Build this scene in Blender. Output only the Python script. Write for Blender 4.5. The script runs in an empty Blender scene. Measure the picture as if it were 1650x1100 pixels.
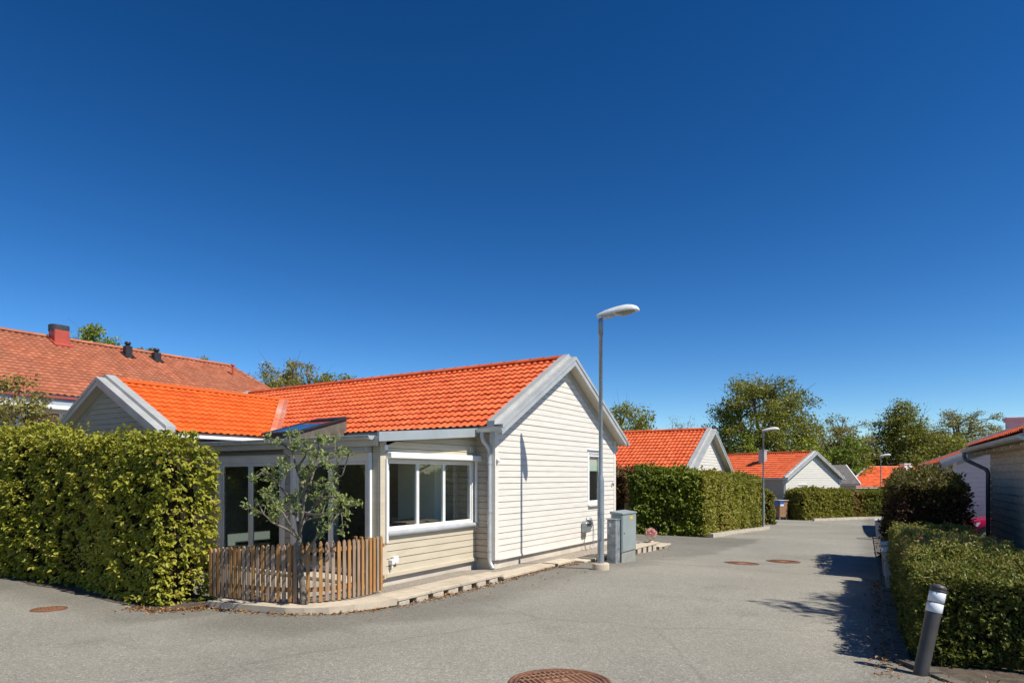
import bpy, math, random
import numpy as np
from mathutils import Vector, Matrix
R = math.radians
random.seed(7); rng = np.random.default_rng(11)
sc = bpy.context.scene
C = sc.collection

# ---------------------------------------------------------------- camera, sky, sun, exposure
F, CX, HY = 1028.0, 825.0, 765.0            # focal length, centre column and horizon row for a 1650x1100 frame
cam = bpy.data.objects.new("camera", bpy.data.cameras.new("camera"))
C.objects.link(cam); sc.camera = cam
cam.location = (0, 0, 0); cam.rotation_euler = (R(90), 0, 0)
cam.data.sensor_width = 36; cam.data.lens = 36 * F / 1650.0
cam.data.shift_y = (HY - 550.0) / 1650.0
cam.data.clip_start = 0.05; cam.data.clip_end = 6000

SUN = Vector((.835, -.55, 0)).normalized(); ELEV = R(52)
sun_dir = Vector((SUN.x * math.cos(ELEV), SUN.y * math.cos(ELEV), math.sin(ELEV)))
sl = bpy.data.lights.new("sun", 'SUN'); sl.energy = 4.5; sl.angle = R(.5); sl.color = (1, .95, .86)
so = bpy.data.objects.new("sun", sl); C.objects.link(so)
so.rotation_euler = (-sun_dir).to_track_quat('-Z', 'Y').to_euler(); so.location = (20, -8, 30)

w = bpy.data.worlds.new("World"); sc.world = w; w.use_nodes = True
nt = w.node_tree; nt.nodes.clear()
sky = nt.nodes.new('ShaderNodeTexSky'); sky.sky_type = 'NISHITA'; sky.sun_disc = False
sky.sun_elevation = ELEV; sky.sun_rotation = math.atan2(sun_dir.x, sun_dir.y)
sky.altitude = 0; sky.air_density = .85; sky.dust_density = 0.0; sky.ozone_density = 3.0
gm = nt.nodes.new('ShaderNodeGamma'); gm.inputs['Gamma'].default_value = 1.45
hs = nt.nodes.new('ShaderNodeHueSaturation'); hs.inputs['Saturation'].default_value = 1.16; hs.inputs['Value'].default_value = .55
bg = nt.nodes.new('ShaderNodeBackground'); bg.inputs['Strength'].default_value = .075
ow = nt.nodes.new('ShaderNodeOutputWorld')
nt.links.new(sky.outputs[0], gm.inputs[0]); nt.links.new(gm.outputs[0], hs.inputs['Color'])
nt.links.new(hs.outputs[0], bg.inputs[0]); nt.links.new(bg.outputs[0], ow.inputs[0])
sc.view_settings.view_transform = 'Standard'; sc.view_settings.look = 'None'
sc.view_settings.exposure = 0.5; sc.view_settings.gamma = 1.0
sc.render.engine = 'CYCLES'
sc.cycles.use_denoising = True; sc.cycles.max_bounces = 8; sc.cycles.transparent_max_bounces = 16
sc.cycles.use_adaptive_sampling = True; sc.cycles.adaptive_threshold = .015

# ---------------------------------------------------------------- helpers
def at(px, py, z):
    "the point seen at (px, py) that lies at height z (z below the eye)"
    y = F * -z / (py - HY); return ((px - CX) / F * y, y)

class MB:
    "collects faces, then links them as one mesh object"
    def __init__(s): s.v = []; s.f = []; s.sm = []
    def face(s, pts, smooth=False):
        n = len(s.v); s.v += [tuple(p) for p in pts]; s.f.append(tuple(range(n, n + len(pts)))); s.sm.append(smooth)
    def grid(s, rows, smooth=True, close=False):
        n = len(s.v); m = len(rows[0])
        for r in rows: s.v += [tuple(p) for p in r]
        for i in range(len(rows) - 1):
            for j in range(m if close else m - 1):
                k = (j + 1) % m
                s.f.append((n + i*m + j, n + i*m + k, n + (i+1)*m + k, n + (i+1)*m + j)); s.sm.append(smooth)
    def box(s, x0, x1, y0, y1, z0, z1, M=None, bev=0.0):
        if bev > 0 and min(x1-x0, y1-y0, z1-z0) > 2.2*bev:
            # chamfered box: three nested corners per vertex
            b = bev; P = {}
            n = len(s.v)
            for i, x in enumerate((x0, x1)):
                for j, y in enumerate((y0, y1)):
                    for k, z in enumerate((z0, z1)):
                        dx, dy, dz = (b, -b)[i], (b, -b)[j], (b, -b)[k]
                        for a, p in enumerate(((x, y+dy, z+dz), (x+dx, y, z+dz), (x+dx, y+dy, z))):
                            P[i, j, k, a] = len(s.v); s.v.append(tuple(M @ Vector(p)) if M else p)
            def q(*ks): s.f.append(tuple(P[k] for k in ks)); s.sm.append(False)
            for i in (0, 1):
                q(*[(i, j, k, 0) for j, k in ((0,0),(0,1),(1,1),(1,0))][::(1 if i == 0 else -1)])
                q(*[(j, i, k, 1) for j, k in ((0,0),(1,0),(1,1),(0,1))][::(1 if i == 0 else -1)])
                q(*[(j, k, i, 2) for j, k in ((0,0),(0,1),(1,1),(1,0))][::(1 if i == 0 else -1)])
            for i in (0, 1):
                for j in (0, 1):
                    q((i,j,0,0),(i,j,1,0),(i,j,1,1),(i,j,0,1))
                    q((i,0,j,0),(i,1,j,0),(i,1,j,2),(i,0,j,2))
                    q((0,i,j,1),(1,i,j,1),(1,i,j,2),(0,i,j,2))
                    for k in (0, 1): q((i,j,k,0),(i,j,k,1),(i,j,k,2))
            return
        c = [(x0,y0,z0),(x1,y0,z0),(x1,y1,z0),(x0,y1,z0),(x0,y0,z1),(x1,y0,z1),(x1,y1,z1),(x0,y1,z1)]
        s.hexa(c, M)
    def hexa(s, c, M=None):
        "eight corners, bottom loop then top loop"
        if M: c = [tuple(M @ Vector(p)) for p in c]
        n = len(s.v); s.v += [tuple(p) for p in c]
        for f in ((0,3,2,1),(4,5,6,7),(0,1,5,4),(1,2,6,5),(2,3,7,6),(3,0,4,7)):
            s.f.append(tuple(n + i for i in f)); s.sm.append(False)
    def tube(s, pts, rad, n=8, cap=True, smooth=True):
        pts = [Vector(p) for p in pts]
        if not hasattr(rad, '__len__'): rad = [rad] * len(pts)
        rows = []; prev = None
        for i, p in enumerate(pts):
            t = (pts[min(i+1, len(pts)-1)] - pts[max(i-1, 0)]).normalized()
            if prev is None:
                a = Vector((0, 0, 1)) if abs(t.z) < .9 else Vector((1, 0, 0))
                x = t.cross(a).normalized()
            else:
                x = (prev - t * prev.dot(t)).normalized()
            prev = x; y = t.cross(x)
            rows.append([p + (x * math.cos(q) + y * math.sin(q)) * rad[i] for q in [2*math.pi*k/n for k in range(n)]])
        s.grid(rows, smooth, True)
        if cap:
            s.face(rows[0][::-1]); s.face(rows[-1])
    def lathe(s, prof, n=24, c=(0, 0, 0), smooth=True):
        rows = [[(c[0] + r*math.cos(2*math.pi*k/n), c[1] + r*math.sin(2*math.pi*k/n), c[2] + z) for k in range(n)] for r, z in prof]
        s.grid(rows, smooth, True)
    def build(s, name, mat, parent=None, loc=None):
        me = bpy.data.meshes.new(name); me.from_pydata(s.v, [], s.f); me.update()
        if any(s.sm): me.polygons.foreach_set('use_smooth', s.sm)
        me.materials.append(mat)
        o = bpy.data.objects.new(name, me); C.objects.link(o)
        if parent: o.parent = parent
        if loc: o.location = loc
        return o

def np_mesh(name, V, Fq, mat, parent=None, tint=None, smooth=False):
    "mesh from arrays: V (n,3), Fq (m,k) with k = 3 or 4; tint is one number per face"
    me = bpy.data.meshes.new(name); V = np.asarray(V, np.float32); Fq = np.asarray(Fq, np.int32)
    m, k = Fq.shape
    me.vertices.add(len(V)); me.vertices.foreach_set('co', V.ravel())
    me.loops.add(m * k); me.loops.foreach_set('vertex_index', Fq.ravel())
    me.polygons.add(m); me.polygons.foreach_set('loop_start', np.arange(0, m*k, k, dtype=np.int32))
    me.polygons.foreach_set('use_smooth', np.full(m, smooth))
    if tint is not None:
        at_ = me.attributes.new('tint', 'FLOAT', 'FACE'); at_.data.foreach_set('value', np.asarray(tint, np.float32))
    me.update(calc_edges=True); me.validate()
    me.materials.append(mat)
    o = bpy.data.objects.new(name, me); C.objects.link(o)
    if parent: o.parent = parent
    return o

def tag(o, label, cat, group=None):
    o['label'] = label; o['category'] = cat
    if group: o['group'] = group
    return o
def thing(name, label, cat, loc=(0, 0, 0), rotz=0, group=None):
    o = bpy.data.objects.new(name, None); C.objects.link(o); o.empty_display_size = .2
    o.location = loc; o.rotation_euler = (0, 0, rotz)
    return tag(o, label, cat, group)
def structure(o): o['kind'] = 'structure'; return o
def copy_tree(o, parent=None):
    c = o.copy(); C.objects.link(c)
    if parent: c.parent = parent
    for ch in [x for x in bpy.data.objects if x.parent == o]: copy_tree(ch, c)
    return c

# ---------------------------------------------------------------- materials
def mat(name, c1, c2=None, scale=8.0, rough=.6, bump=0.0, bscale=None, metal=0.0, spec=.4, stretch=None, detail=5,
        c3=None, s3=.6, lo=.35, hi=.65):
    m = bpy.data.materials.new(name); m.use_nodes = True; n = m.node_tree.nodes; L = m.node_tree.links
    b = n['Principled BSDF']; b.inputs['Roughness'].default_value = rough; b.inputs['Metallic'].default_value = metal
    b.inputs['Specular IOR Level'].default_value = spec
    b.inputs['Base Color'].default_value = (*c1, 1)
    tc = n.new('ShaderNodeTexCoord'); src = tc.outputs['Object']
    if stretch:
        mp = n.new('ShaderNodeMapping'); mp.inputs['Scale'].default_value = stretch
        L.new(src, mp.inputs[0]); src = mp.outputs[0]
    if c2:
        t = n.new('ShaderNodeTexNoise'); t.inputs['Scale'].default_value = scale; t.inputs['Detail'].default_value = detail
        L.new(src, t.inputs['Vector'])
        r = n.new('ShaderNodeValToRGB'); r.color_ramp.elements[0].color = (*c1, 1); r.color_ramp.elements[1].color = (*c2, 1)
        r.color_ramp.elements[0].position = lo; r.color_ramp.elements[1].position = hi
        L.new(t.outputs[0], r.inputs[0]); out = r.outputs[0]
        if c3:
            t3 = n.new('ShaderNodeTexNoise'); t3.inputs['Scale'].default_value = s3; t3.inputs['Detail'].default_value = 4
            L.new(src, t3.inputs['Vector'])
            r3 = n.new('ShaderNodeValToRGB'); r3.color_ramp.elements[0].position = .45; r3.color_ramp.elements[1].position = .7
            L.new(t3.outputs[0], r3.inputs[0])
            mx = n.new('ShaderNodeMix'); mx.data_type = 'RGBA'
            L.new(r3.outputs[0], mx.inputs[0]); L.new(out, mx.inputs[6]); mx.inputs[7].default_value = (*c3, 1)
            out = mx.outputs[2]
        L.new(out, b.inputs['Base Color'])
    if bump:
        t2 = n.new('ShaderNodeTexNoise'); t2.inputs['Scale'].default_value = bscale or scale * 3; t2.inputs['Detail'].default_value = 4
        L.new(src, t2.inputs['Vector'])
        bp = n.new('ShaderNodeBump'); bp.inputs['Strength'].default_value = bump; bp.inputs['Distance'].default_value = .02
        L.new(t2.outputs[0], bp.inputs['Height']); L.new(bp.outputs[0], b.inputs['Normal'])
    return m

def tint_mat(name, stops, rough=.55, transl=0.0, spec=.35, noise=None, bump=0):
    "colour ramp over the per-face random number 'tint'"
    m = bpy.data.materials.new(name); m.use_nodes = True; n = m.node_tree.nodes; L = m.node_tree.links
    b = n['Principled BSDF']; b.inputs['Roughness'].default_value = rough; b.inputs['Specular IOR Level'].default_value = spec
    a = n.new('ShaderNodeAttribute'); a.attribute_name = 'tint'
    r = n.new('ShaderNodeValToRGB'); r.color_ramp.interpolation = 'LINEAR'
    e = r.color_ramp.elements
    while len(e) < len(stops): e.new(.5)
    for i, (p, c) in enumerate(stops): e[i].position = p; e[i].color = (*c, 1)
    L.new(a.outputs['Fac'], r.inputs[0]); out = r.outputs[0]
    if noise:
        tc = n.new('ShaderNodeTexCoord'); t = n.new('ShaderNodeTexNoise'); t.inputs['Scale'].default_value = noise[0]; t.inputs['Detail'].default_value = 5
        L.new(tc.outputs['Object'], t.inputs['Vector'])
        r2 = n.new('ShaderNodeValToRGB'); r2.color_ramp.elements[0].position = noise[2]; r2.color_ramp.elements[1].position = noise[3]
        L.new(t.outputs[0], r2.inputs[0])
        mx = n.new('ShaderNodeMix'); mx.data_type = 'RGBA'; L.new(r2.outputs[0], mx.inputs[0])
        L.new(out, mx.inputs[6]); mx.inputs[7].default_value = (*noise[1], 1); out = mx.outputs[2]
        if bump:
            bp = n.new('ShaderNodeBump'); bp.inputs['Strength'].default_value = bump; bp.inputs['Distance'].default_value = .01
            t4 = n.new('ShaderNodeTexNoise'); t4.inputs['Scale'].default_value = 60
            L.new(tc.outputs['Object'], t4.inputs['Vector']); L.new(t4.outputs[0], bp.inputs['Height']); L.new(bp.outputs[0], b.inputs['Normal'])
    L.new(out, b.inputs['Base Color'])
    if transl:
        t = n.new('ShaderNodeBsdfTranslucent'); mx = n.new('ShaderNodeMixShader'); mx.inputs[0].default_value = transl
        L.new(out, t.inputs['Color']); L.new(b.outputs[0], mx.inputs[1]); L.new(t.outputs[0], mx.inputs[2])
        L.new(mx.outputs[0], n['Material Output'].inputs['Surface'])
    return m

def glass_mat(name, tintc=(.8, .86, .84), boost=1.5):
    m = bpy.data.materials.new(name); m.use_nodes = True; n = m.node_tree.nodes; L = m.node_tree.links
    n.remove(n['Principled BSDF'])
    tr = n.new('ShaderNodeBsdfTransparent'); tr.inputs[0].default_value = (*tintc, 1)
    gl = n.new('ShaderNodeBsdfGlossy'); gl.inputs['Roughness'].default_value = .004; gl.inputs['Color'].default_value = (.95, .97, .97, 1)
    lw = n.new('ShaderNodeLayerWeight'); lw.inputs['Blend'].default_value = .5
    f0 = ((boost-1)/(boost+1))**2 * 2
    pw = n.new('ShaderNodeMath'); pw.operation = 'POWER'; pw.inputs[1].default_value = 4.0; L.new(lw.outputs['Facing'], pw.inputs[0])
    fr = n.new('ShaderNodeMapRange'); fr.inputs['To Min'].default_value = f0; fr.inputs['To Max'].default_value = 1; L.new(pw.outputs[0], fr.inputs['Value'])
    mx = n.new('ShaderNodeMixShader')
    L.new(fr.outputs[0], mx.inputs[0]); L.new(tr.outputs[0], mx.inputs[1]); L.new(gl.outputs[0], mx.inputs[2])
    L.new(mx.outputs[0], n['Material Output'].inputs['Surface'])
    return m

def asphalt_mat():
    m = bpy.data.materials.new('asphalt'); m.use_nodes = True; n = m.node_tree.nodes; L = m.node_tree.links
    b = n['Principled BSDF']; b.inputs['Roughness'].default_value = .85; b.inputs['Specular IOR Level'].default_value = .25
    tc = n.new('ShaderNodeTexCoord')
    def noise(s, d=4, rgh=.6):
        t = n.new('ShaderNodeTexNoise'); t.inputs['Scale'].default_value = s; t.inputs['Detail'].default_value = d
        t.inputs['Roughness'].default_value = rgh; L.new(tc.outputs['Object'], t.inputs['Vector']); return t.outputs[0]
    def ramp(src, *st):
        r = n.new('ShaderNodeValToRGB'); e = r.color_ramp.elements
        while len(e) < len(st): e.new(.5)
        for i, (p, c) in enumerate(st): e[i].position = p; e[i].color = (*c, 1)
        L.new(src, r.inputs[0]); return r.outputs[0]
    def mix(f, a, bb, mode='MIX'):
        x = n.new('ShaderNodeMix'); x.data_type = 'RGBA'; x.blend_type = mode
        if hasattr(f, 'links'): L.new(f, x.inputs[0])
        else: x.inputs[0].default_value = f
        L.new(a, x.inputs[6]); L.new(bb, x.inputs[7]); return x.outputs[2]
    base = ramp(noise(.35, 6), (.3, (.232, .218, .180)), (.7, (.308, .289, .240)))
    # stones of the aggregate
    vo = n.new('ShaderNodeTexVoronoi'); vo.inputs['Scale'].default_value = 95; L.new(tc.outputs['Object'], vo.inputs['Vector'])
    sp = n.new('ShaderNodeSeparateColor'); L.new(vo.outputs['Color'], sp.inputs[0])
    stone = ramp(sp.outputs[0], (0, (.68, .68, .68)), (.55, (.95, .95, .95)), (.9, (1.1, 1.09, 1.07)), (1, (1.6, 1.57, 1.52)))
    col = mix(1, base, stone, 'MULTIPLY')
    # repair patches, old oil and worn streaks
    st = ramp(noise(.9, 5, .7), (.56, (1, 1, 1)), (.72, (.80, .80, .79)))
    col = mix(1, col, st, 'MULTIPLY')
    fine = ramp(noise(28, 3), (.3, (.86, .86, .86)), (.7, (1.1, 1.1, 1.1)))
    col = mix(1, col, fine, 'MULTIPLY')
    # hairline cracks
    v2 = n.new('ShaderNodeTexVoronoi'); v2.feature = 'DISTANCE_TO_EDGE'; v2.inputs['Scale'].default_value = .17
    wn = n.new('ShaderNodeTexNoise'); wn.inputs['Scale'].default_value = .8; wn.inputs['Detail'].default_value = 6
    L.new(tc.outputs['Object'], wn.inputs['Vector'])
    ad = n.new('ShaderNodeMix'); ad.data_type = 'RGBA'; ad.inputs[0].default_value = .35
    L.new(tc.outputs['Object'], ad.inputs[6]); L.new(wn.outputs['Color'], ad.inputs[7]); L.new(ad.outputs[2], v2.inputs['Vector'])
    ck = ramp(v2.outputs['Distance'], (0, (.84, .84, .84)), (.004, (1, 1, 1)))
    col = mix(1, col, ck, 'MULTIPLY')
    wa = n.new('ShaderNodeAttribute'); wa.attribute_name = 'unworn'      # less driven, darker asphalt along the edges
    wj = n.new('ShaderNodeMath'); wj.operation = 'MULTIPLY_ADD'; L.new(noise(1.1, 5), wj.inputs[0]); wj.inputs[1].default_value = .8; L.new(wa.outputs['Fac'], wj.inputs[2])
    wr_ = ramp(wj.outputs[0], (.55, (1, 1, 1)), (1.25, (.72, .715, .71)))
    col = mix(1, col, wr_, 'MULTIPLY')
    L.new(col, b.inputs['Base Color'])
    bp = n.new('ShaderNodeBump'); bp.inputs['Strength'].default_value = .35; bp.inputs['Distance'].default_value = .006
    L.new(vo.outputs['Distance'], bp.inputs['Height']); L.new(bp.outputs[0], b.inputs['Normal'])
    return m

M = {}
M['asphalt'] = asphalt_mat()
M['grass'] = mat('grass', (.06, .09, .02), (.10, .12, .03), 3, .9, .4)
M['white_wood'] = mat('white_painted_wood', (.73, .69, .61), (.66, .625, .55), 2.2, .55, .05, 30, stretch=(1, 1, 6), spec=.3)
M['cream_wood'] = mat('cream_painted_wood', (.57, .50, .375), (.51, .445, .33), 2.2, .55, .05, 30, stretch=(1, 1, 6), spec=.3)
M['taupe_wood'] = mat('taupe_painted_wood', (.46, .40, .32), (.40, .345, .275), 2.5, .6, .06, 30, stretch=(1, 1, 6), spec=.3)
M['weathered_wood'] = mat('weathered_wood', (.70, .575, .42), (.54, .44, .32), 3.5, .75, .15, 25, stretch=(1, 1, 5), spec=.2)
M['trim_white'] = mat('white_trim', (.80, .80, .77), (.74, .74, .70), 4, .4, spec=.45)
M['flashing'] = mat('grey_flashing', (.50, .50, .47), (.42, .42, .40), 3, .42, .02, 9, metal=.25, spec=.5)
M['soffit'] = mat('soffit_board', (.60, .55, .46), (.54, .49, .41), 4, .6)
M['gutter'] = mat('painted_gutter', (.52, .54, .55), (.42, .44, .45), 5, .38, metal=.3, spec=.5)
M['dark_pipe'] = mat('dark_grey_pipe', (.115, .125, .135), (.09, .10, .11), 6, .4, metal=.3, spec=.5)
M['galv'] = mat('galvanised_steel', (.36, .39, .40), (.27, .30, .31), 14, .42, .03, 30, metal=.55, spec=.5)
M['lamp_pole'] = mat('grey_painted_steel', (.30, .34, .36), (.25, .29, .31), 6, .4, metal=.35, spec=.5)
M['tile_new'] = tint_mat('orange_red_roof_tile', [(0, (.55, .098, .029)), (.5, (.68, .128, .038)), (1, (.76, .16, .052))], .5, 0, .35,
                         noise=(1.3, (.60, .13, .05), .55, .85), bump=.1)
M['tile_wing'] = tint_mat('bright_orange_roof_tile', [(0, (.60, .105, .014)), (1, (.70, .145, .024))], .5, 0, .35,
                          noise=(1.3, (.52, .09, .02), .55, .85), bump=.1)
M['tile_old'] = tint_mat('weathered_clay_roof_tile', [(0, (.31, .105, .055)), (.5, (.385, .132, .07)), (1, (.45, .165, .09))], .7, 0, .2,
                         noise=(.5, (.32, .13, .075), .45, .75), bump=.1)
M['valley'] = mat('worn_red_valley_metal', (.56, .13, .06), (.60, .20, .11), 3, .55, c3=(.50, .40, .33), s3=1.1)
M['glass'] = glass_mat('window_glass', (.86, .91, .88), 1.55)
M['door_glass'] = glass_mat('door_glass', (.45, .5, .48), 1.6)
M['roof_glass'] = glass_mat('skylight_glass', (.5, .56, .58), 1.75)
M['room'] = mat('room_plaster', (.76, .77, .70), (.72, .73, .66), 2, .8)
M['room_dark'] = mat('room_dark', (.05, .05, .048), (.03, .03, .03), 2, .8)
M['room_floor'] = mat('room_floor', (.16, .13, .10), (.11, .09, .07), 3, .5)
M['felt'] = mat('black_roof_felt', (.03, .03, .032), (.05, .05, .05), 10, .8, .2)
M['slate_side'] = mat('brown_grey_upstand', (.15, .125, .095), (.10, .085, .07), 9, .7, .1)
M['black'] = mat('black_plastic', (.018, .018, .02), (.03, .03, .03), 6, .4)
M['plinth'] = mat('plinth_concrete', (.62, .56, .46), (.50, .45, .37), 3, .8, .15, 40, c3=(.44, .39, .32), s3=1.2)
M['concrete'] = mat('concrete_slab', (.55, .465, .345), (.45, .38, .28), 6, .85, .25, 60, c3=(.39, .325, .24), s3=1.1)
M['block'] = mat('kerb_block', (.54, .48, .38), (.40, .35, .275), 9, .85, .3, 60)
M['dark_stone'] = mat('dark_kerb_stone', (.14, .125, .10), (.08, .07, .055), 7, .9, .4, 50)
M['trim_warm'] = mat('warm_grey_trim', (.80, .745, .65), (.74, .69, .60), 4, .45)
M['gravel'] = mat('gravel', (.42, .36, .29), (.18, .155, .125), 45, .9, .9, 55, detail=2)
M['soil'] = mat('soil', (.06, .045, .03), (.11, .085, .06), 12, .95, .7, 40)
M['paver'] = mat('terrace_paver', (.40, .36, .29), (.30, .27, .22), 5, .85, .2, 50)
M['picket_grey'] = mat('weathered_grey_wood', (.35, .25, .175), (.26, .18, .12), 6, .8, .15, 40, stretch=(4, 4, .6), spec=.2)
M['picket_tan'] = mat('tan_oiled_wood', (.42, .225, .085), (.33, .165, .06), 6, .7, .15, 40, stretch=(4, 4, .6), spec=.25)
M['rust'] = mat('rusty_iron', (.13, .055, .030), (.21, .095, .05), 25, .75, .3, 70, c3=(.09, .045, .035), s3=5)
M['rust_bright'] = mat('worn_rusty_iron', (.36, .18, .085), (.22, .10, .05), 30, .6, .2, 70)
M['bark'] = mat('bark', (.085, .068, .05), (.16, .135, .105), 9, .95, .6, 25, stretch=(2, 2, .6))
M['bark_pale'] = mat('lichen_bark', (.20, .175, .14), (.10, .085, .068), 14, .95, .6, 30)
M['hedge_core'] = mat('hedge_twig_shade', (.020, .017, .010), (.045, .035, .02), 14, 1.0, .8, 30, spec=0)
M['cabinet'] = mat('grey_green_enamel', (.28, .325, .315), (.25, .29, .285), 2.5, .45, spec=.45)
M['bin_grey'] = mat('grey_bin_plastic', (.36, .37, .38), (.30, .31, .32), 4, .5)
M['bin_lid'] = mat('pale_bin_lid', (.62, .62, .60), (.55, .55, .53), 4, .5)
M['yellow'] = mat('yellow_sticker', (.75, .50, .03), (.68, .44, .03), 20, .5)
M['car_paint'] = mat('crimson_car_paint', (.36, .006, .05), None, 1, .18, spec=.6)
M['car_black'] = mat('car_black_trim', (.012, .012, .014), None, 1, .4)
M['tyre'] = mat('tyre_rubber', (.02, .02, .02), (.03, .03, .03), 20, .8)
M['alloy'] = mat('alloy_wheel', (.55, .55, .56), None, 1, .3, metal=.9)
M['bollard_dark'] = mat('dark_brown_bollard_plastic', (.075, .066, .062), (.055, .05, .047), 8, .45, .05)
M['reflect'] = mat('white_reflective_band', (.72, .74, .76), (.62, .64, .66), 10, .3)
M['brick_brown'] = mat('brown_board', (.36, .20, .10), (.28, .15, .075), 6, .7)
M['sign_blue'] = mat('blue_sign', (.03, .13, .46), None, 1, .4)
M['sign_white'] = mat('white_sign', (.78, .78, .78), None, 1, .4)
M['chimney_red'] = mat('red_sheet_chimney', (.42, .075, .045), (.36, .06, .04), 4, .45)
M['urn'] = mat('pale_urn', (.62, .52, .43), (.54, .44, .37), 9, .7)
M['pink'] = tint_mat('pink_petals', [(0, (.66, .30, .27)), (.5, (.80, .50, .44)), (1, (.86, .70, .64))], .6, .2)
M['lens'] = mat('lamp_lens', (.30, .27, .17), (.22, .20, .13), 20, .15, spec=.6)
M['lamp_head'] = mat('pale_lamp_housing', (.66, .68, .66), (.58, .60, .58), 5, .35)
M['litter'] = tint_mat('dry_leaf', [(0, (.16, .06, .02)), (.5, (.36, .16, .05)), (1, (.50, .33, .16))], .8, .1)
GL = lambda n, *s, **k: tint_mat(n, list(s), .5, k.get('t', .3), .3)
M['leaf_near'] = GL('lime_hedge_leaf', (0, (.17, .19, .02)), (.45, (.33, .33, .034)), (.86, (.48, .43, .065)), (.965, (.50, .40, .10)), (1, (.22, .10, .03)))
M['leaf_horn'] = GL('hornbeam_leaf', (0, (.11, .155, .018)), (.5, (.21, .255, .027)), (1, (.32, .33, .042)))
M['leaf_horn_pale'] = GL('pale_hedge_leaf', (0, (.16, .175, .024)), (.5, (.27, .265, .036)), (.9, (.35, .31, .06)), (1, (.30, .17, .06)))
M['leaf_brown'] = GL('brown_hedge_leaf', (0, (.11, .062, .02)), (.5, (.19, .105, .035)), (.8, (.15, .12, .03)), (1, (.24, .15, .06)))
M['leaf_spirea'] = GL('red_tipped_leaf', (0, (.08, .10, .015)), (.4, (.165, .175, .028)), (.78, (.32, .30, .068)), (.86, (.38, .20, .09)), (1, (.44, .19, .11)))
M['leaf_far'] = GL('rust_patched_leaf', (0, (.14, .155, .022)), (.5, (.25, .24, .035)), (.68, (.27, .21, .05)), (.85, (.25, .13, .04)), (1, (.18, .08, .03)))
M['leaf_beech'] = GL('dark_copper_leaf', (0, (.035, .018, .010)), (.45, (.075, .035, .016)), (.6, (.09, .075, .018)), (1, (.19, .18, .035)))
M['leaf_grey'] = GL('grey_green_leaf', (0, (.15, .19, .06)), (.5, (.25, .30, .095)), (1, (.38, .42, .17)))
M['leaf_tree'] = GL('tree_leaf', (0, (.11, .13, .016)), (.5, (.20, .21, .026)), (1, (.30, .29, .042)))
M['leaf_spring'] = GL('spring_leaf', (0, (.18, .23, .024)), (.5, (.28, .32, .034)), (1, (.38, .40, .055)))
M['leaf_bud'] = GL('budding_leaf', (0, (.20, .165, .05)), (.5, (.28, .25, .06)), (1, (.34, .33, .08)))
M['leaf_bush'] = GL('bush_leaf', (0, (.11, .17, .018)), (.5, (.18, .24, .026)), (1, (.26, .31, .04)))

# ---------------------------------------------------------------- the lie of the land
U = Vector((.537, .8436)); Vv = Vector((-.8436, .537))       # along the near gable, along its ridge
A0 = Vector((-.327, 12.0))                                    # near corner of the near house
def L2W(u, v): return (A0.x + U.x*u + Vv.x*v, A0.y + U.y*u + Vv.y*v)
U2 = Vector((.485, .8746)); W2 = Vector((.8746, -.485))       # along the right road edge, and to its right
def R2W(a, b): return (U2.x*a + W2.x*b, U2.y*a + W2.y*b)
_cp = [(255,982,-1.75),(0,927,-1.73),(490,990,-1.74),(570,986,-1.75),(656,977,-1.77),(803,938,-1.81),(945,909,-1.85),(966,912,-1.69),
       (902,1093,-1.60),(78,980,-1.70),(1195,908,-2.05),(1262,904,-2.08),(1490,1087,-1.72),(1440,1040,-1.79),(1420,920,-2.10),
       (1085,882,-2.03),(1133,865,-2.20),(1025,857,-2.14),(1230,853,-2.58),(1300,836,-2.75),(1400,833,-2.76),(1412,868,-2.32)]
_pts = [(*at(px, py, z), z) for px, py, z in _cp] + [(0,0,-1.5),(3,2,-1.55),(-6,3,-1.6),(-12,14,-1.78),(-10,30,-1.9),(14,12,-2.1),
       (12,4,-1.85),(20,20,-2.4),(30,40,-2.8),(60,60,-2.85),(-40,60,-2.0),(0,60,-2.6),(-30,-10,-1.5),(30,-10,-1.8),(0,-15,-1.4),(-40,20,-1.8)]
_P = np.array(_pts)
def _tps(d2): return np.where(d2 > 1e-9, d2 * np.log(np.maximum(d2, 1e-12)), 0)
_n = len(_P); _K = _tps(((_P[:, None, :2] - _P[None, :, :2])**2).sum(2)) + np.eye(_n) * 6.0
_Q = np.c_[np.ones(_n), _P[:, :2]]
_S = np.linalg.solve(np.block([[_K, _Q], [_Q.T, np.zeros((3, 3))]]), np.r_[_P[:, 2], 0, 0, 0])
def gza(x, y):
    x = np.asarray(x, float); y = np.asarray(y, float); sh = x.shape; q = np.c_[x.ravel(), y.ravel()]
    z = _tps(((q[:, None] - _P[None, :, :2])**2).sum(2)) @ _S[:_n] + np.c_[np.ones(len(q)), q] @ _S[_n:]
    z = np.clip(z, -3.0, -1.3)
    d = np.hypot(q[:, 0], q[:, 1] - 20); k = np.clip((d - 55) / 45, 0, 1); k = k*k*(3-2*k)
    return (z*(1-k) + -2.9*k).reshape(sh)
def gz(x, y): return float(gza(np.array([x]), np.array([y]))[0])
def drop(name, px, py, z):                                    # a spot on the road seen at that pixel
    x, y = at(px, py, z); return (x, y, gz(x, y))

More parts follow.
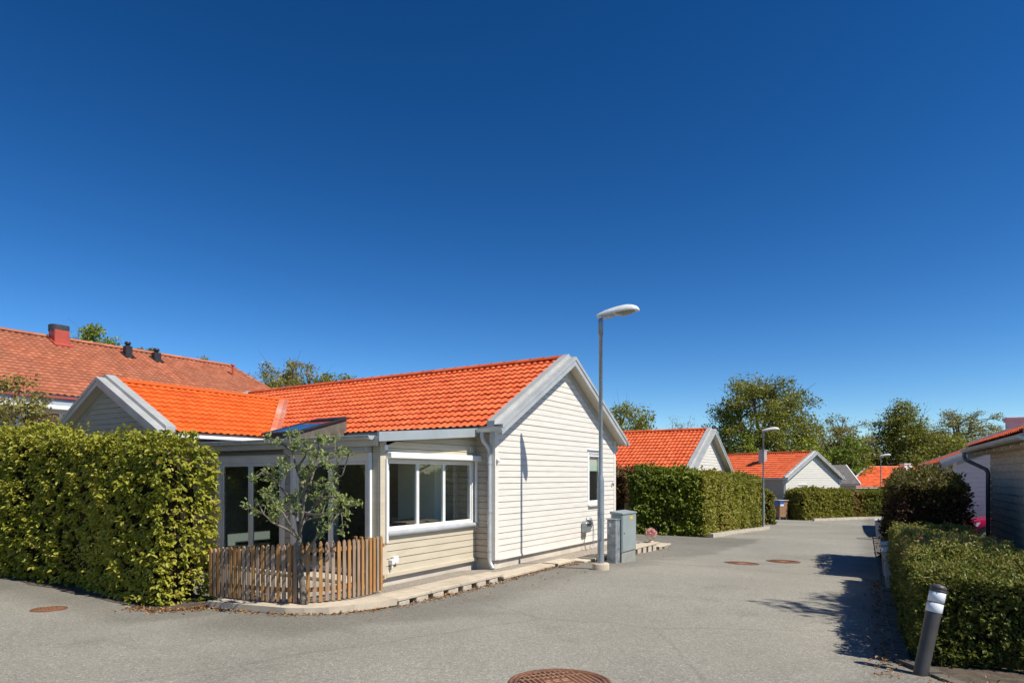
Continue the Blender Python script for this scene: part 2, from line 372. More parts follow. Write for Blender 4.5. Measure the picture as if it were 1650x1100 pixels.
def sheet(name, xs, ys, dz, m):
    X, Y = np.meshgrid(xs, ys); Z = gza(X, Y) + dz
    V = np.c_[X.ravel(), Y.ravel(), Z.ravel()]; nx = len(xs); i = np.arange(len(ys)-1)[:, None]*nx + np.arange(nx-1)[None]
    i = i.ravel(); return np_mesh(name, V, np.c_[i, i+1, i+1+nx, i+nx], m, smooth=True)
far = [120, 180, 300, 600, 1200, 2500]
xs = np.array([-x for x in far[::-1]] + list(np.arange(-90, 91, 3.0)) + far)
ys = np.array([-x for x in far[::-1]] + list(np.arange(-90, 121, 3.0)) + [180, 300, 600, 1200, 2500])
structure(sheet('ground', xs, ys, -.12, M['grass']))
rx, ry = np.arange(-24, 46.1, .4), np.arange(-8, 52.1, .4)
road = structure(sheet('asphalt_road', rx, ry, 0, M['asphalt']))
XX, YY = np.meshgrid(rx, ry); XX, YY = XX.ravel(), YY.ravel()
lu = (XX-A0.x)*U.x + (YY-A0.y)*U.y; lv = (XX-A0.x)*Vv.x + (YY-A0.y)*Vv.y
ra = XX*U2.x + YY*U2.y; rb_ = XX*W2.x + YY*W2.y
def band(d, w): return np.clip(1 - np.abs(d)/w, 0, 1)
uw = np.maximum.reduce([band(np.minimum(lv + .9, 0), 1.5)*(lu > -4.5)*(lu < 9), band(np.minimum(lu + 5.5, 0), 1.0)*(lv > .8), band(np.maximum(rb_, .3)*0 + np.minimum(rb_ - .3, 0), .7)*(ra > 5)*.8,
      np.clip(1-np.hypot(lu+4.9, lv+.3)/1.6, 0, 1), ((lu > 6.2) & (lu < 13.2) & (lv > -2.2))*.8])
av = road.data.attributes.new('unworn', 'FLOAT', 'POINT'); av.data.foreach_set('value', uw.astype(np.float32))

# ---------------------------------------------------------------- building blocks of the houses
def tile_slope(name, o, a, s, width, length, m, parent, period=.165, course=.27, amp=.027, lip=.034, samples=6, clip=None, phase=0.0):
    "roof tiles as real relief: o = lower corner, a = along the eave, s = up the slope"
    o, a, s = np.array(o, float), np.array(a, float), np.array(s, float)
    a /= np.linalg.norm(a); s /= np.linalg.norm(s); nrm = np.cross(a, s); nrm *= np.sign(nrm[2])
    nc = max(2, int(round(width/period*samples))); t = np.linspace(0, width, nc+1)
    q = ((t/period + phase) % 1.0)
    h = amp * (np.clip(np.cos(2*np.pi*q)*1.25, -1, 1)*.5 + .5)
    K = int(math.ceil(length/course)); rows = []
    for k in range(K):
        d0 = k*course; d1 = min((k+1)*course, length)
        rows.append((d0, lip)); rows.append((d1 + .0, 0.0))
    V = []
    jit = np.repeat(rng.normal(0, .0022, (K, int(width/period)+3)), 2, axis=0)
    for r, (d, off) in enumerate(rows):
        col = np.clip((t/period + phase).astype(int), 0, jit.shape[1]-1)
        V.append(o + t[:, None]*a + d*s + (h + off + jit[r][col])[:, None]*nrm)
    V = np.concatenate(V); n1 = nc+1
    i = (np.arange(len(rows)-1)[:, None]*n1 + np.arange(nc)[None]).ravel()
    Fq = np.c_[i, i+1, i+1+n1, i+n1]
    rowi = np.repeat(np.arange(len(rows)-1), nc)//2; coli = np.tile((t[:-1]/period + phase).astype(int), len(rows)-1)
    tint = rng.random((K+1, int(width/period)+3))[rowi, coli]
    if clip is not None:
        cen = V[Fq].mean(1); keep = clip(cen); Fq = Fq[keep]; tint = tint[keep]
    return np_mesh(name, V, Fq, m, parent, tint)

def ridge_caps(name, p0, p1, m, parent, r=.10, pitch=.36):
    p0, p1 = Vector(p0), Vector(p1); L = (p1-p0).length; d = (p1-p0)/L; side = d.cross(Vector((0, 0, 1))).normalized()
    up = side.cross(d); n = int(L/pitch)+1; V = []; Fq = []; T = []
    for i in range(n):
        b = len(V); tt = random.random()
        for e, (l, rr) in enumerate(((i*pitch, r*.9), (min((i+1)*pitch+.03, L), r*1.06))):
            for k in range(9):
                q = math.pi*k/8
                V.append(p0 + d*l + side*math.cos(q)*rr*1.05 + up*(math.sin(q)*rr*.85 - r*.35))
        for k in range(8): Fq.append((b+k, b+k+1, b+k+10, b+k+9)); T.append(tt)
        c = len(V); V.append(p0 + d*min((i+1)*pitch+.03, L) - up*r*.35)
        for k in range(8): Fq.append((b+9+k, b+10+k, c, c)); T.append(tt)
    quads = [f for f in Fq if f[2] != f[3]]; tq = [t for f, t in zip(Fq, T) if f[2] != f[3]]
    return np_mesh(name, [tuple(v) for v in V], quads, m, parent, tq, True)

def siding(mb, o, ax, nrm, z0, z1, span, holes=(), pitch=.118, d0=.020, d1=.005):
    "lapped boards; span(z) gives (x0, x1) along ax; holes are (x0, x1, z0, z1)"
    o, ax, nrm = Vector(o), Vector(ax), Vector(nrm); Z = Vector((0, 0, 1)); z = z0
    while z < z1 - 1e-4:
        t = min(z+pitch, z1)
        cuts = sorted({z, t, *[c for h in holes for c in (h[2], h[3]) if z < c < t]})
        wob = random.uniform(-.0025, .0025)
        for lo, hi in zip(cuts, cuts[1:]):
            mid = (lo+hi)/2; iv = [(span(lo), span(hi))]
            segs = []
            for (a0, a1), (b0, b1) in iv:
                if a1-a0 < .002 and b1-b0 < .002: continue
                segs.append([a0, a1, b0, b1])
            for hx0, hx1, hz0, hz1 in holes:
                if hz0 <= mid <= hz1:
                    new = []
                    for a0, a1, b0, b1 in segs:
                        if hx1 <= a0 or hx0 >= a1: new.append([a0, a1, b0, b1]); continue
                        if hx0 > a0: new.append([a0, hx0, b0, hx0])
                        if hx1 < a1: new.append([hx1, a1, hx1, b1])
                    segs = new
            gp = (.0105 if pitch < .13 else .021) if lo == z else 0.0; D = d0 + wob
            for a0, a1, b0, b1 in segs:
                P = lambda x, q, d: o + ax*x + nrm*d + Z*q
                if gp:
                    k = min(gp/(hi-lo), .9); c0, c1 = a0 + (b0-a0)*k, a1 + (b1-a1)*k
                    mb.face((P(a0, lo, D-.026), P(a1, lo, D-.026), P(c1, lo+gp, D-.026), P(c0, lo+gp, D-.026)))
                    mb.face((P(c0, lo+gp, D), P(c1, lo+gp, D), P(c1, lo+gp, D-.026), P(c0, lo+gp, D-.026)))
                    mb.face((P(a0, lo, D), P(a1, lo, D), P(a1, lo, D-.026), P(a0, lo, D-.026)))
                else: c0, c1 = a0, a1
                mb.face((P(c0, lo+gp, D), P(c1, lo+gp, D), P(b1, hi, D-.001), P(b0, hi, D-.001)))
        z = t

def frame4(o, ax, nrm):
    "matrix whose x runs along a wall, y out of it, z up"
    ax, nrm = Vector(ax), Vector(nrm); m = Matrix.Identity(4)
    for i in range(3): m[i][0] = ax[i]; m[i][1] = nrm[i]; m[i][2] = (0, 0, 1)[i]; m[i][3] = o[i]
    return m

def window(parent, o, ax, nrm, x0, x1, z0, z1, sashes=1, trim=.07, name='window', fm=None, glass=None, sash=.055, depth=.05, sill=True, weights=None):
    "window > frame-like part with its panes and sill; lies in the wall plane"
    Mx = frame4(o, ax, nrm); fm = fm or M['trim_white']; glass = glass or M['glass']
    mb = MB(); e = .028
    if trim:
        mb.box(x0-trim, x0, -.02, e, z0-trim*.2, z1+trim, Mx, .004); mb.box(x1, x1+trim, -.02, e, z0-trim*.2, z1+trim, Mx, .004)
        mb.box(x0, x1, -.02, e-.003, z1, z1+trim, Mx, .004)
        mb.box(x0-trim-.02, x1+trim+.02, -.02, e+.035, z1+trim, z1+trim+.02, Mx)
    b = .03
    mb.box(x0, x0+b, -depth-.05, .012, z0, z1, Mx); mb.box(x1-b, x1, -depth-.05, .012, z0, z1, Mx)
    mb.box(x0+b, x1-b, -depth-.05, .010, z1-b, z1, Mx); mb.box(x0+b, x1-b, -depth-.05, .010, z0, z0+b, Mx)
    weights = weights or [1]*sashes; tot = sum(weights); x = x0+b; panes = []
    for wgt in weights:
        sx1 = x + (x1-x0-2*b)*wgt/tot; c = sash
        mb.box(x+.003, x+c, -depth, 0, z0+b+.003, z1-b-.003, Mx, .005); mb.box(sx1-c, sx1-.003, -depth, 0, z0+b+.003, z1-b-.003, Mx, .005)
        mb.box(x+c, sx1-c, -depth, -.002, z1-b-c, z1-b-.003, Mx, .005); mb.box(x+c, sx1-c, -depth, -.002, z0+b+.003, z0+b+c, Mx, .005)
        panes.append((x+c, sx1-c)); x = sx1
    f = mb.build(name, fm, parent)
    for a0, a1 in panes:
        g = MB(); g.face([Mx @ Vector(p) for p in ((a0, -.022, z0+b+sash), (a1, -.022, z0+b+sash), (a1, -.022, z1-b-sash), (a0, -.022, z1-b-sash))])
        g.build('pane', glass, f)
    if sill:
        g = MB(); g.hexa([Mx @ Vector(p) for p in ((x0-.04, -.02, z0-.035), (x1+.04, -.02, z0-.035), (x1+.04, .075, z0-.06), (x0-.04, .075, z0-.06),
                                                  (x0-.04, -.02, z0-.003), (x1+.04, -.02, z0-.003), (x1+.04, .075, z0-.045), (x0-.04, .075, z0-.045))])
        g.build('sill', M['gutter'], f)
    return f

def gutter(parent, p0, p1, r=.062, m=None, name='gutter'):
    p0, p1 = Vector(p0), Vector(p1); d = (p1-p0).normalized(); side = d.cross(Vector((0, 0, 1))).normalized(); mb = MB()
    for rr, fl in ((r, 1), (r-.006, -1)):
        mb.grid([[p + side*rr*math.cos(q) - Vector((0, 0, 1))*rr*math.sin(q) for q in [math.pi*k/10 for k in range(11)]] for p in (p0, p1)])
    for sg in (1, -1):
        mb.tube([p0 + side*sg*r, p1 + side*sg*r], .008, 6)
    for p in (p0, p1):
        mb.face([p + side*r*math.cos(q) - Vector((0, 0, 1))*r*math.sin(q) for q in [math.pi*k/10 for k in range(11)]])
    L = (p1-p0).length
    for i in range(int(L/.9)+1):                               # brackets
        c = p0 + d*min(.25+i*.9, L-.05)
        mb.grid([[c + d*e + side*(r+.004)*math.cos(q) - Vector((0, 0, 1))*(r+.004)*math.sin(q) for q in [math.pi*k/8 for k in range(9)]] for e in (-.012, .012)])
    return mb.build(name, m or M['gutter'], parent)

def smooth_path(pts, n=5, rad=.09):
    "rounds the bends of a pipe"
    pts = [Vector(p) for p in pts]; out = [pts[0]]
    for a, b, c in zip(pts, pts[1:], pts[2:]):
        r1 = min(rad, (b-a).length*.45); r2 = min(rad, (c-b).length*.45); p, q = b + (a-b).normalized()*r1, b + (c-b).normalized()*r2
        for k in range(n+1):
            t = k/n; out.append(p*(1-t)**2 + b*2*t*(1-t) + q*t*t)
    return out + [pts[-1]]
def downpipe(parent, pts, r=.038, m=None):
    mb = MB(); mb.tube(smooth_path(pts), r, 12)
    lo, hi = Vector(pts[-3]), Vector(pts[-2]) if len(pts) > 3 else Vector(pts[-1])
    for t in (.12, .55, .9):
        c = lo + (hi-lo)*t; mb.tube([c - Vector((0, 0, .02)), c + Vector((0, 0, .02))], r+.007, 12)
    return mb.build('downpipe', m or M['gutter'], parent)

def gable_house(name, label, org, rotz, W, L, pitch, eave, plinth_z, oy=.27, ex=.15, gable_m='white_wood', side_m='taupe_wood',
                tile='tile_new', holes=(), near=True, far_gable=True, group=None, lower=-.6, board=.118, right=True, left_holes=(), left_from=0.0):
    "local frame: x across the gable (0..W), y along the ridge (0..L), gable at y=0; eave = roof height at x=-ex"
    h = thing(name, label, 'house', org, rotz, group); tp = math.tan(pitch); rz = lambda x: eave + tp*(min(x, W-x)+ex); mid = W/2; ridge = rz(mid)
    ct, st = math.cos(pitch), math.sin(pitch); sl = (mid+ex)/ct; un = .11                      # un: roof thickness under the tiles
    # gable boarding, side boarding, plinth
    def span(z):
        if z <= rz(0)-un: return (0, W)
        x = (z + un - eave)/tp - ex; return (min(x, mid), max(W-x, mid))
    mb = MB(); siding(mb, (0, 0, 0), (1, 0, 0), (0, -1, 0), plinth_z, ridge-un, span, holes, board); mb.build('gable_wall', M[gable_m], h)
    if far_gable:
        mb = MB(); siding(mb, (0, L, 0), (1, 0, 0), (0, 1, 0), plinth_z, ridge-un, span, (), board*2); mb.build('gable_wall', M[gable_m], h)
    mb = MB(); siding(mb, (0, 0, 0), (0, 1, 0), (-1, 0, 0), plinth_z, rz(0)-un, lambda z: (left_from, L), left_holes, board)
    mb.build('side_wall', M[side_m], h); mb = MB(); siding(mb, (W, 0, 0), (0, 1, 0), (1, 0, 0), plinth_z, rz(0)-un, lambda z: (0, L), (), board); mb.build('side_wall', M[side_m], h)
    mb = MB(); mb.box(.03, W-.03, .03, L-.03, lower, plinth_z+.01)
    mb.build('plinth', M['plinth'], h)
    mb = MB()
    for x0, x1 in ((-.028, .085), (W-.085, W+.028)):
        mb.box(x0, x1, -.032, .001, plinth_z-.02, rz(0)-un-.002, None, .004)
    mb.box(-.029, -.001, .002, .095, plinth_z-.02, rz(0)-un-.002, None, .004); mb.box(W+.001, W+.029, .002, .095, plinth_z-.02, rz(0)-un-.002, None, .004)
    mb.box(.086, W-.086, -.034, -.004, plinth_z-.03, plinth_z+.012, None, .004)
    mb.build('corner_board', M[gable_m], h)
    # roof deck, tiles, ridge, verges
    roof = MB()
    for sx in (0, 1):
        fx = (lambda x: x) if sx == 0 else (lambda x: W-x)
        roof.hexa([(fx(-ex), -oy+.02, eave-un+.01), (fx(mid), -oy+.02, ridge-un+.01), (fx(mid), L+oy-.02, ridge-un+.01), (fx(-ex), L+oy-.02, eave-un+.01),
                   (fx(-ex), -oy+.02, eave-.012), (fx(mid), -oy+.02, ridge-.012), (fx(mid), L+oy-.02, ridge-.012), (fx(-ex), L+oy-.02, eave-.012)])
    rf = roof.build('roof', M['soffit'], h)
    y0, y1 = .05, L-.05 if far_gable else L
    tile_slope('roof_tiles', (-ex-.05, y0, eave-.05*tp), (0, 1, 0), (ct, 0, st), y1-y0, sl+.05/ct, M[tile], rf)
    tile_slope('roof_tiles', (W+ex+.05, y0, eave-.05*tp), (0, 1, 0), (-ct, 0, st), y1-y0, sl+.05/ct, M[tile], rf, samples=4)
    ridge_caps('ridge_tiles', (mid, y1, ridge+.045), (mid, y0-.02, ridge+.045), M[tile], rf)
    for ya, sg in ((0, -1),) + (((L, 1),) if far_gable else ()):
        for sx in (0, 1):
            vb = MB(); bb = MB()
            fx = (lambda x: x) if sx == 0 else (lambda x: W-x)
            X0 = -ex-.02; E = lambda x: eave + tp*(x+ex)
            def slab(mbx, yo0, yo1, zlo, zhi, xx0=X0):
                a, b = ya + sg*yo0, ya + sg*yo1
                mbx.hexa([(fx(xx0), a, E(xx0)+zlo), (fx(mid), a, ridge+zlo), (fx(mid), b, ridge+zlo), (fx(xx0), b, E(xx0)+zlo),
                          (fx(xx0), a, E(xx0)+zhi), (fx(mid), a, ridge+zhi), (fx(mid), b, ridge+zhi), (fx(xx0), b, E(xx0)+zhi)])
            slab(bb, oy-.02, oy+.012, -.165, .022); 
            slab(vb, .10, oy+.028, .024, .034); slab(vb, oy+.014, oy+.028, -.045, .024)
            slab(vb, -.06, .10, .0, .105); slab(vb, .10, .112, .034, .112)
            slab(bb, .0, .028, -.30-.0, -un-.002)
            bb.build('bargeboard', M['flashing'], rf); vb.build('verge_flashing', M['flashing'], rf)
    gutter(rf, (-ex-.06, -oy+.02 - .08, eave-.075), (-ex-.06, L, eave-.075)) if near else None
    if right: gutter(rf, (W+ex+.06, -oy-.06, eave-.075), (W+ex+.06, L, eave-.075))
    return h, rf, rz, ridge

# ---------------------------------------------------------------- the near house
ZB = 1.85                                                      # local height = height above eye + ZB
PI_ = math.radians(30.0)
W1 = 5.607
gw = (4.03, 4.74, 1.15, 2.38)
near_house, nroof, nrz, nridge = gable_house('house', 'near cream house with orange tiled roof and glazed side extension beside the lamp post',
    (A0.x, A0.y, -ZB), math.atan2(U.y, U.x), W1, 11.4, math.atan(.572), 2.765, .27, holes=[gw], side_m='taupe_wood', near=False, lower=-.35, left_from=0)
# the main roof gives way to the wing behind, and the roof of the wing
h = near_house
window(h, (0, 0, 0), (1, 0, 0), (0, -1, 0), *gw, sash=.05)
mb = MB(); mb.box(4.1, 4.66, .06, .075, 1.95, 2.3); mb.build('roller_blind', mat('pale_green_blind', (.52, .62, .54), None, 1, .8), h)
tpw, ye, yr, xw0 = .51, 6.15, 8.6, -2.72
zr = 3.99; ezw = zr - tpw*(yr-ye); aw = math.atan(tpw); ctw, stw = math.cos(aw), math.sin(aw)
wing_roof = MB()
for sg in (-1, 1):
    yy = lambda d: yr + sg*d
    wing_roof.hexa([(xw0-.25, yy(yr-ye), ezw-.10), (2.0, yy(yr-ye), ezw-.10), (2.0, yr, zr-.10), (xw0-.25, yr, zr-.10),
                    (xw0-.25, yy(yr-ye), ezw-.012), (2.0, yy(yr-ye), ezw-.012), (2.0, yr, zr-.012), (xw0-.25, yr, zr-.012)])
wr = wing_roof.build('wing_roof', M['soffit'], h)
main_z = lambda x: 2.765 + .572*(x+.15)
def above_main(c): return (c[:, 2] > main_z(c[:, 0]) - .02) | (c[:, 0] < -.15)
wl = (yr-ye+.05)/ctw
tile_slope('wing_tiles', (xw0+.10, ye-.05, ezw-.05*tpw), (1, 0, 0), (0, ctw, stw), 5.0, wl, M['tile_wing'], wr, clip=above_main)
tile_slope('wing_tiles', (xw0+.10, 2*yr-ye+.05, ezw-.05*tpw), (1, 0, 0), (0, -ctw, stw), 5.0, wl, M['tile_wing'], wr, clip=above_main)
mb = MB()                                                     # flat ridge sheet of the wing
for sg in (-1, 1):
    mb.hexa([(xw0+.05, yr+sg*.15, zr-.15*tpw+.045), (2.05, yr+sg*.15, zr-.15*tpw+.045), (2.05, yr, zr+.045), (xw0+.05, yr, zr+.045),
             (xw0+.05, yr+sg*.15, zr-.15*tpw+.062), (2.05, yr+sg*.15, zr-.15*tpw+.062), (2.05, yr, zr+.066), (xw0+.05, yr, zr+.066)])
mb.build('wing_ridge_sheet', M['tile_wing'], wr)
mb = MB()                                                     # valley sheet
def vx(y): return (ezw + tpw*(y-ye) - 2.765)/.572 - .15       # where both roofs meet
rows = []
for k in range(13):
    y = ye-.02 + (yr-.1-ye)*k/12; x = vx(y); z = main_z(x)+.075
    rows.append([(x-.17, y, ezw + tpw*(y-ye)+.06), (x, y, z), (x, y-.17, z), (x, y-.20, z-.07)])
mb.grid(rows, False); mb.build('valley_sheet', M['valley'], nroof)
# wing walls
def wspan(z):
    y = ye + (z + .10 - ezw)/tpw; y = max(y, ye+.25)
    return (min(y, yr), max(2*yr-y, yr))
mb = MB(); siding(mb, (xw0, 0, 0), (0, 1, 0), (-1, 0, 0), .27, zr-.1, wspan); mb.build('wing_gable_wall', M['taupe_wood'], h)
mb = MB(); siding(mb, (0, ye+.25, 0), (1, 0, 0), (0, -1, 0), .27, ezw, lambda z: (xw0, -.02)); mb.build('wing_side_wall', M['taupe_wood'], h)
for sg in (-1, 1):
    bb, vb = MB(), MB()
    def slab(mbx, xo0, xo1, zlo, zhi):
        a, b = xw0-xo0, xw0-xo1; d = yr-ye+.02
        ys, ez = yr+sg*d, zr-tpw*d
        mbx.hexa([(a, ys, ez+zlo), (a, yr, zr+zlo), (b, yr, zr+zlo), (b, ys, ez+zlo), (a, ys, ez+zhi), (a, yr, zr+zhi), (b, yr, zr+zhi), (b, ys, ez+zhi)])
    slab(bb, .235, .262, -.165, .022); slab(vb, .08, .278, .024, .034); slab(vb, .264, .278, -.045, .024); slab(vb, -.12, .08, 0, .11); slab(vb, .08, .092, .034, .116)
    slab(bb, .0, .025, -.26, -.102)
    bb.build('wing_bargeboard', M['flashing'], wr); vb.build('wing_verge_flashing', M['flashing'], wr)
mb = MB(); mb.box(xw0-.27, -.25, ye-.11, ye-.06, ezw-.13, ezw-.055, None, .01); mb.build('wing_fascia', M['trim_white'], wr)
# the glazed extension: lean-to roof, verge, gutter
XE, YB = -2.57, .445
mb = MB()
lz = lambda x: 2.36 + (x - XE + .20)*.24/(-.16-XE+.20)
for xa, xb, ya, yb in ((XE-.20, -.16, YB-.17, 3.80), (XE-.20, -.16, 4.85, ye+.1), (XE-.20, -1.45, 3.80, 4.85)):
    mb.hexa([(xa, ya, lz(xa)), (xb, ya, lz(xb)), (xb, yb, lz(xb)), (xa, yb, lz(xa)), (xa, ya, lz(xa)+.11), (xb, ya, lz(xb)+.11), (xb, yb, lz(xb)+.11), (xa, yb, lz(xa)+.11)])
lean = mb.build('lean_to_roof', M['felt'], h)
mb = MB()
mb.hexa([(XE-.24, YB-.215, 2.365), (-.10, YB-.215, 2.575), (-.10, YB-.172, 2.575), (XE-.24, YB-.172, 2.365),
         (XE-.24, YB-.215, 2.515), (-.10, YB-.215, 2.735), (-.10, YB-.172, 2.735), (XE-.24, YB-.172, 2.515)])
mb.build('verge_fascia', mat('blue_grey_sheet', (.44, .48, .48), (.38, .42, .42), 2, .4, metal=.3), lean)
mb = MB(); mb.box(XE-.24, XE-.203, YB-.165, ye+.1, 2.30, 2.46, None, .006); mb.build('eave_fascia', M['soffit'], lean)
gutter(lean, (XE-.31, YB-.12, 2.455), (XE-.31, ye+.1, 2.455), .065)
gutter(nroof, (-.24, -.36, 2.70), (-.24, .26, 2.70), .065)
# boarding of the extension
bw = (-2.42, -.10, .955, 2.10)
uA, uB = (2.82, 4.66, .24, 2.10), (.70, 2.48, .24, 2.10)
mb = MB(); siding(mb, (0, YB, 0), (1, 0, 0), (0, -1, 0), .27, 2.60, lambda z: (XE, -.02) if z < 2.36 else (XE + (z-2.36)/.1, -.02), [bw]); mb.build('bay_wall', M['cream_wood'], h)
mb = MB(); siding(mb, (XE, 0, 0), (0, 1, 0), (-1, 0, 0), .27, 2.42, lambda z: (YB, ye+.25), [uA, uB]); mb.build('front_wall', M['taupe_wood'], h)
mb = MB(); mb.box(XE+.03, .05, YB+.03, ye+.2, -.35, .26)
mb.build('extension_plinth', M['plinth'], h)
mb = MB(); mb.box(XE-.03, XE+.11, YB-.036, YB-.001, .2, 2.40, None, .004); mb.box(XE-.031, XE-.001, YB, YB+.13, .2, 2.38, None, .004)
mb.box(XE+.111, -.03, YB-.04, YB-.002, .215, .28, None, .004)
mb.build('corner_board', M['cream_wood'], h)
# bay window, its awning box and guides
bay = window(h, (0, YB, 0), (1, 0, 0), (0, -1, 0), *bw, sashes=3, trim=.0, sash=.032, weights=[1.02, 1, 1.15], sill=False)
mb = MB(); mb.tube([(bw[0]-.04, YB-.05, .91), (bw[1]+.05, YB-.05, .91)], .042, 12); mb.box(bw[0]-.02, bw[1]+.03, YB-.05, YB-.003, .885, .95); mb.build('sill', M['gutter'], bay)
mb = MB(); mb.box(bw[0]-.06, bw[1]+.10, YB-.16, YB-.025, 2.115, 2.215, None, .012); aw_ = mb.build('awning_box', M['trim_white'], bay)
for x in (bw[0]-.055, bw[1]+.055):
    mb = MB(); mb.box(x-.022, x+.022, YB-.075, YB-.03, .78 if x < -1 else .86, 2.112, None, .004)
    mb.build('awning_guide', M['trim_white'], bay)
mb = MB(); mb.box(bw[0]-.10, bw[0]-.02, YB-.05, YB-.02, 2.25, 2.33); mb.build('bracket', M['trim_white'], bay)
# terrace doors
dA = window(h, (XE, 0, 0), (0, 1, 0), (-1, 0, 0), *uA, sashes=2, trim=.09, name='sliding_door', fm=M['trim_warm'], sash=.06, glass=M['door_glass'], sill=False, weights=[1, 1])
dB = window(h, (XE, 0, 0), (0, 1, 0), (-1, 0, 0), *uB, sashes=2, trim=.09, name='sliding_door', fm=M['trim_warm'], sash=.05, glass=M['door_glass'], sill=False, weights=[1, 1])
mb = MB(); mb.box(XE-.045, XE-.035, 3.70, 3.715, 1.15, 1.3); mb.box(XE-.035, XE-.0, 3.703, 3.712, 1.18, 1.27); mb.build('handle', M['black'], dA)
mb = MB(); mb.box(XE-.17, XE-.03, uB[0]-.12, uB[1]+.1, 2.215, 2.31, None, .012); mb.build('awning_box', M['flashing'], dB)
mb = MB()
for y in (uB[0]-.1,): mb.box(XE-.085, XE-.032, y-.02, y+.03, .3, 2.21, None, .004)
mb.build('awning_guide', M['trim_white'], dB)
# step under the doors
mb = MB(); mb.box(XE-.45, XE-.03, .75, 4.9, .17, .22, None, .006)
for y in (.9, 2.2, 3.5, 4.75): mb.box(XE-.42, XE-.06, y-.04, y+.04, -.2, .17)
mb.build('door_step', M['block'], h)
# rooms behind the glass
def room(x0, x1, y0, y1, z0, z1, skip=(), wm='room', cuts=None):
    mb = MB()
    if 'xmax' not in skip: mb.face(((x1, y0, z0), (x1, y1, z0), (x1, y1, z1), (x1, y0, z1)))
    if 'xmin' not in skip: mb.face(((x0, y0, z0), (x0, y1, z0), (x0, y1, z1), (x0, y0, z1)))
    if 'ymin' not in skip: mb.face(((x0, y0, z0), (x1, y0, z0), (x1, y0, z1), (x0, y0, z1)))
    if 'ymax' not in skip: mb.face(((x0, y1, z0), (x1, y1, z0), (x1, y1, z1), (x0, y1, z1)))
    for xa, xb, ya, yb in (cuts or ((x0, x1, y0, y1),)): mb.face(((xa, ya, z1), (xb, ya, z1), (xb, yb, z1), (xa, yb, z1)))
    o = mb.build('room', M[wm], h)
    mb = MB(); mb.face(((x0, y0, z0), (x1, y0, z0), (x1, y1, z0), (x0, y1, z0))); mb.build('room_floor', M['room_floor'], h)
sx0, sx1, sy0, sy1 = -1.45, -.14, 3.80, 4.85
room(XE+.12, 2.3, YB+.12, ye+.1, .275, 2.34, skip=('xmin', 'ymin'), cuts=((XE+.12, sx0, YB+.12, ye+.1), (sx1, 2.3, YB+.12, ye+.1), (sx0, sx1, YB+.12, sy0), (sx0, sx1, sy1, ye+.1)))
room(3.0, 5.55, .12, 3.0, .275, 2.55, skip=('ymin',))
mb = MB()                                                     # a partition, a column and a table seen through the panes
mb.box(-1.45, -1.33, 2.75, 2.9, .28, 2.33); mb.box(-.25, .2, YB+.8, 2.2, .28, 2.33); mb.box(-1.2, 2.2, 4.6, 4.7, .28, 2.33)
mb.build('partition', M['room'], h)
mb = MB(); mb.box(-1.5, -.6, .85, 1.45, .98, 1.02, None, .008)
for x in (-1.42, -.68):
    for y in (.93, 1.37): mb.box(x-.025, x+.025, y-.025, y+.025, .28, .98)
mb.build('table', M['room_floor'], h)
# skylight on the lean-to roof
sx0, sx1, sy0, sy1 = -1.45, -.14, 3.80, 4.85
zs = lambda x: 2.70 + (x-sx0)*.285
mb = MB()
for xa, xb, ya, yb in ((sx0, sx1, sy0, sy0+.03), (sx0, sx1, sy1-.03, sy1), (sx0, sx0+.03, sy0+.031, sy1-.031), (sx1-.03, sx1, sy0+.031, sy1-.031)):
    mb.hexa([(xa, ya, 2.36), (xb, ya, 2.36), (xb, yb, 2.36), (xa, yb, 2.36), (xa, ya, zs(xa)), (xb, ya, zs(xb)), (xb, yb, zs(xb)), (xa, yb, zs(xa))])
skl = mb.build('skylight', M['slate_side'], lean)
mb = MB()
def rail(xa, xb, ya, yb, lo, hi):
    mb.hexa([(xa, ya, zs(xa)+lo), (xb, ya, zs(xb)+lo), (xb, yb, zs(xb)+lo), (xa, yb, zs(xa)+lo), (xa, ya, zs(xa)+hi), (xb, ya, zs(xb)+hi), (xb, yb, zs(xb)+hi), (xa, yb, zs(xa)+hi)])
rail(sx0-.05, sx1+.04, sy0-.04, sy0+.07, .002, .034); rail(sx0-.05, sx1+.04, sy1-.07, sy1+.04, .002, .034)
rail(sx0-.05, sx0+.06, sy0+.07, sy1-.07, .002, .032); rail(sx1-.16, sx1+.04, sy0+.07, sy1-.07, .002, .05)
mb.build('skylight_frame', M['black'], skl)
mb = MB(); mb.face([(x, y, zs(x)+.024) for x, y in ((sx0+.06, sy0+.07), (sx1-.16, sy0+.07), (sx1-.16, sy1-.07), (sx0+.06, sy1-.07))]); mb.build('pane', M['roof_glass'], skl)
# pipes and small fittings on the walls
downpipe(h, [(-.24, .12, 2.68), (-.24, .12, 2.52), (-.065, .075, 2.33), (-.065, .075, .22), (-.075, -.02, .10)], .040, M['gutter'])
downpipe(h, [(W1+.21, .3, 2.70), (W1+.21, .3, 2.52), (W1+.065, .12, 2.33), (W1+.065, .12, .0)], .040, M['gutter'])
mb = MB(); mb.box(-.22, -.10, YB-.045, YB-.018, 2.27, 2.40, None, .006); mb.box(-.20, -.12, YB-.05, YB-.046, 2.29, 2.38); mb.build('vent', M['cream_wood'], h)
mb = MB(); mb.box(-2.40, -2.33, YB-.10, YB-.02, .42, .50, None, .008); mb.box(-2.33, -2.22, YB-.075, YB-.02, .43, .545, None, .008); mb.tube([(-2.37, YB-.07, .42), (-2.37, YB-.07, .37)], .016, 8)
mb.build('outdoor_socket', M['trim_white'], h)
mb = MB(); mb.lathe([(0, .05), (.028, .04), (.032, .0), (.026, -.03), (0, -.04)], 12, (.03, -.06, 2.12)); mb.tube([(.03, -.06, 2.12), (.03, -.02, 2.12)], .015, 8); mb.build('sensor', M['trim_white'], h)
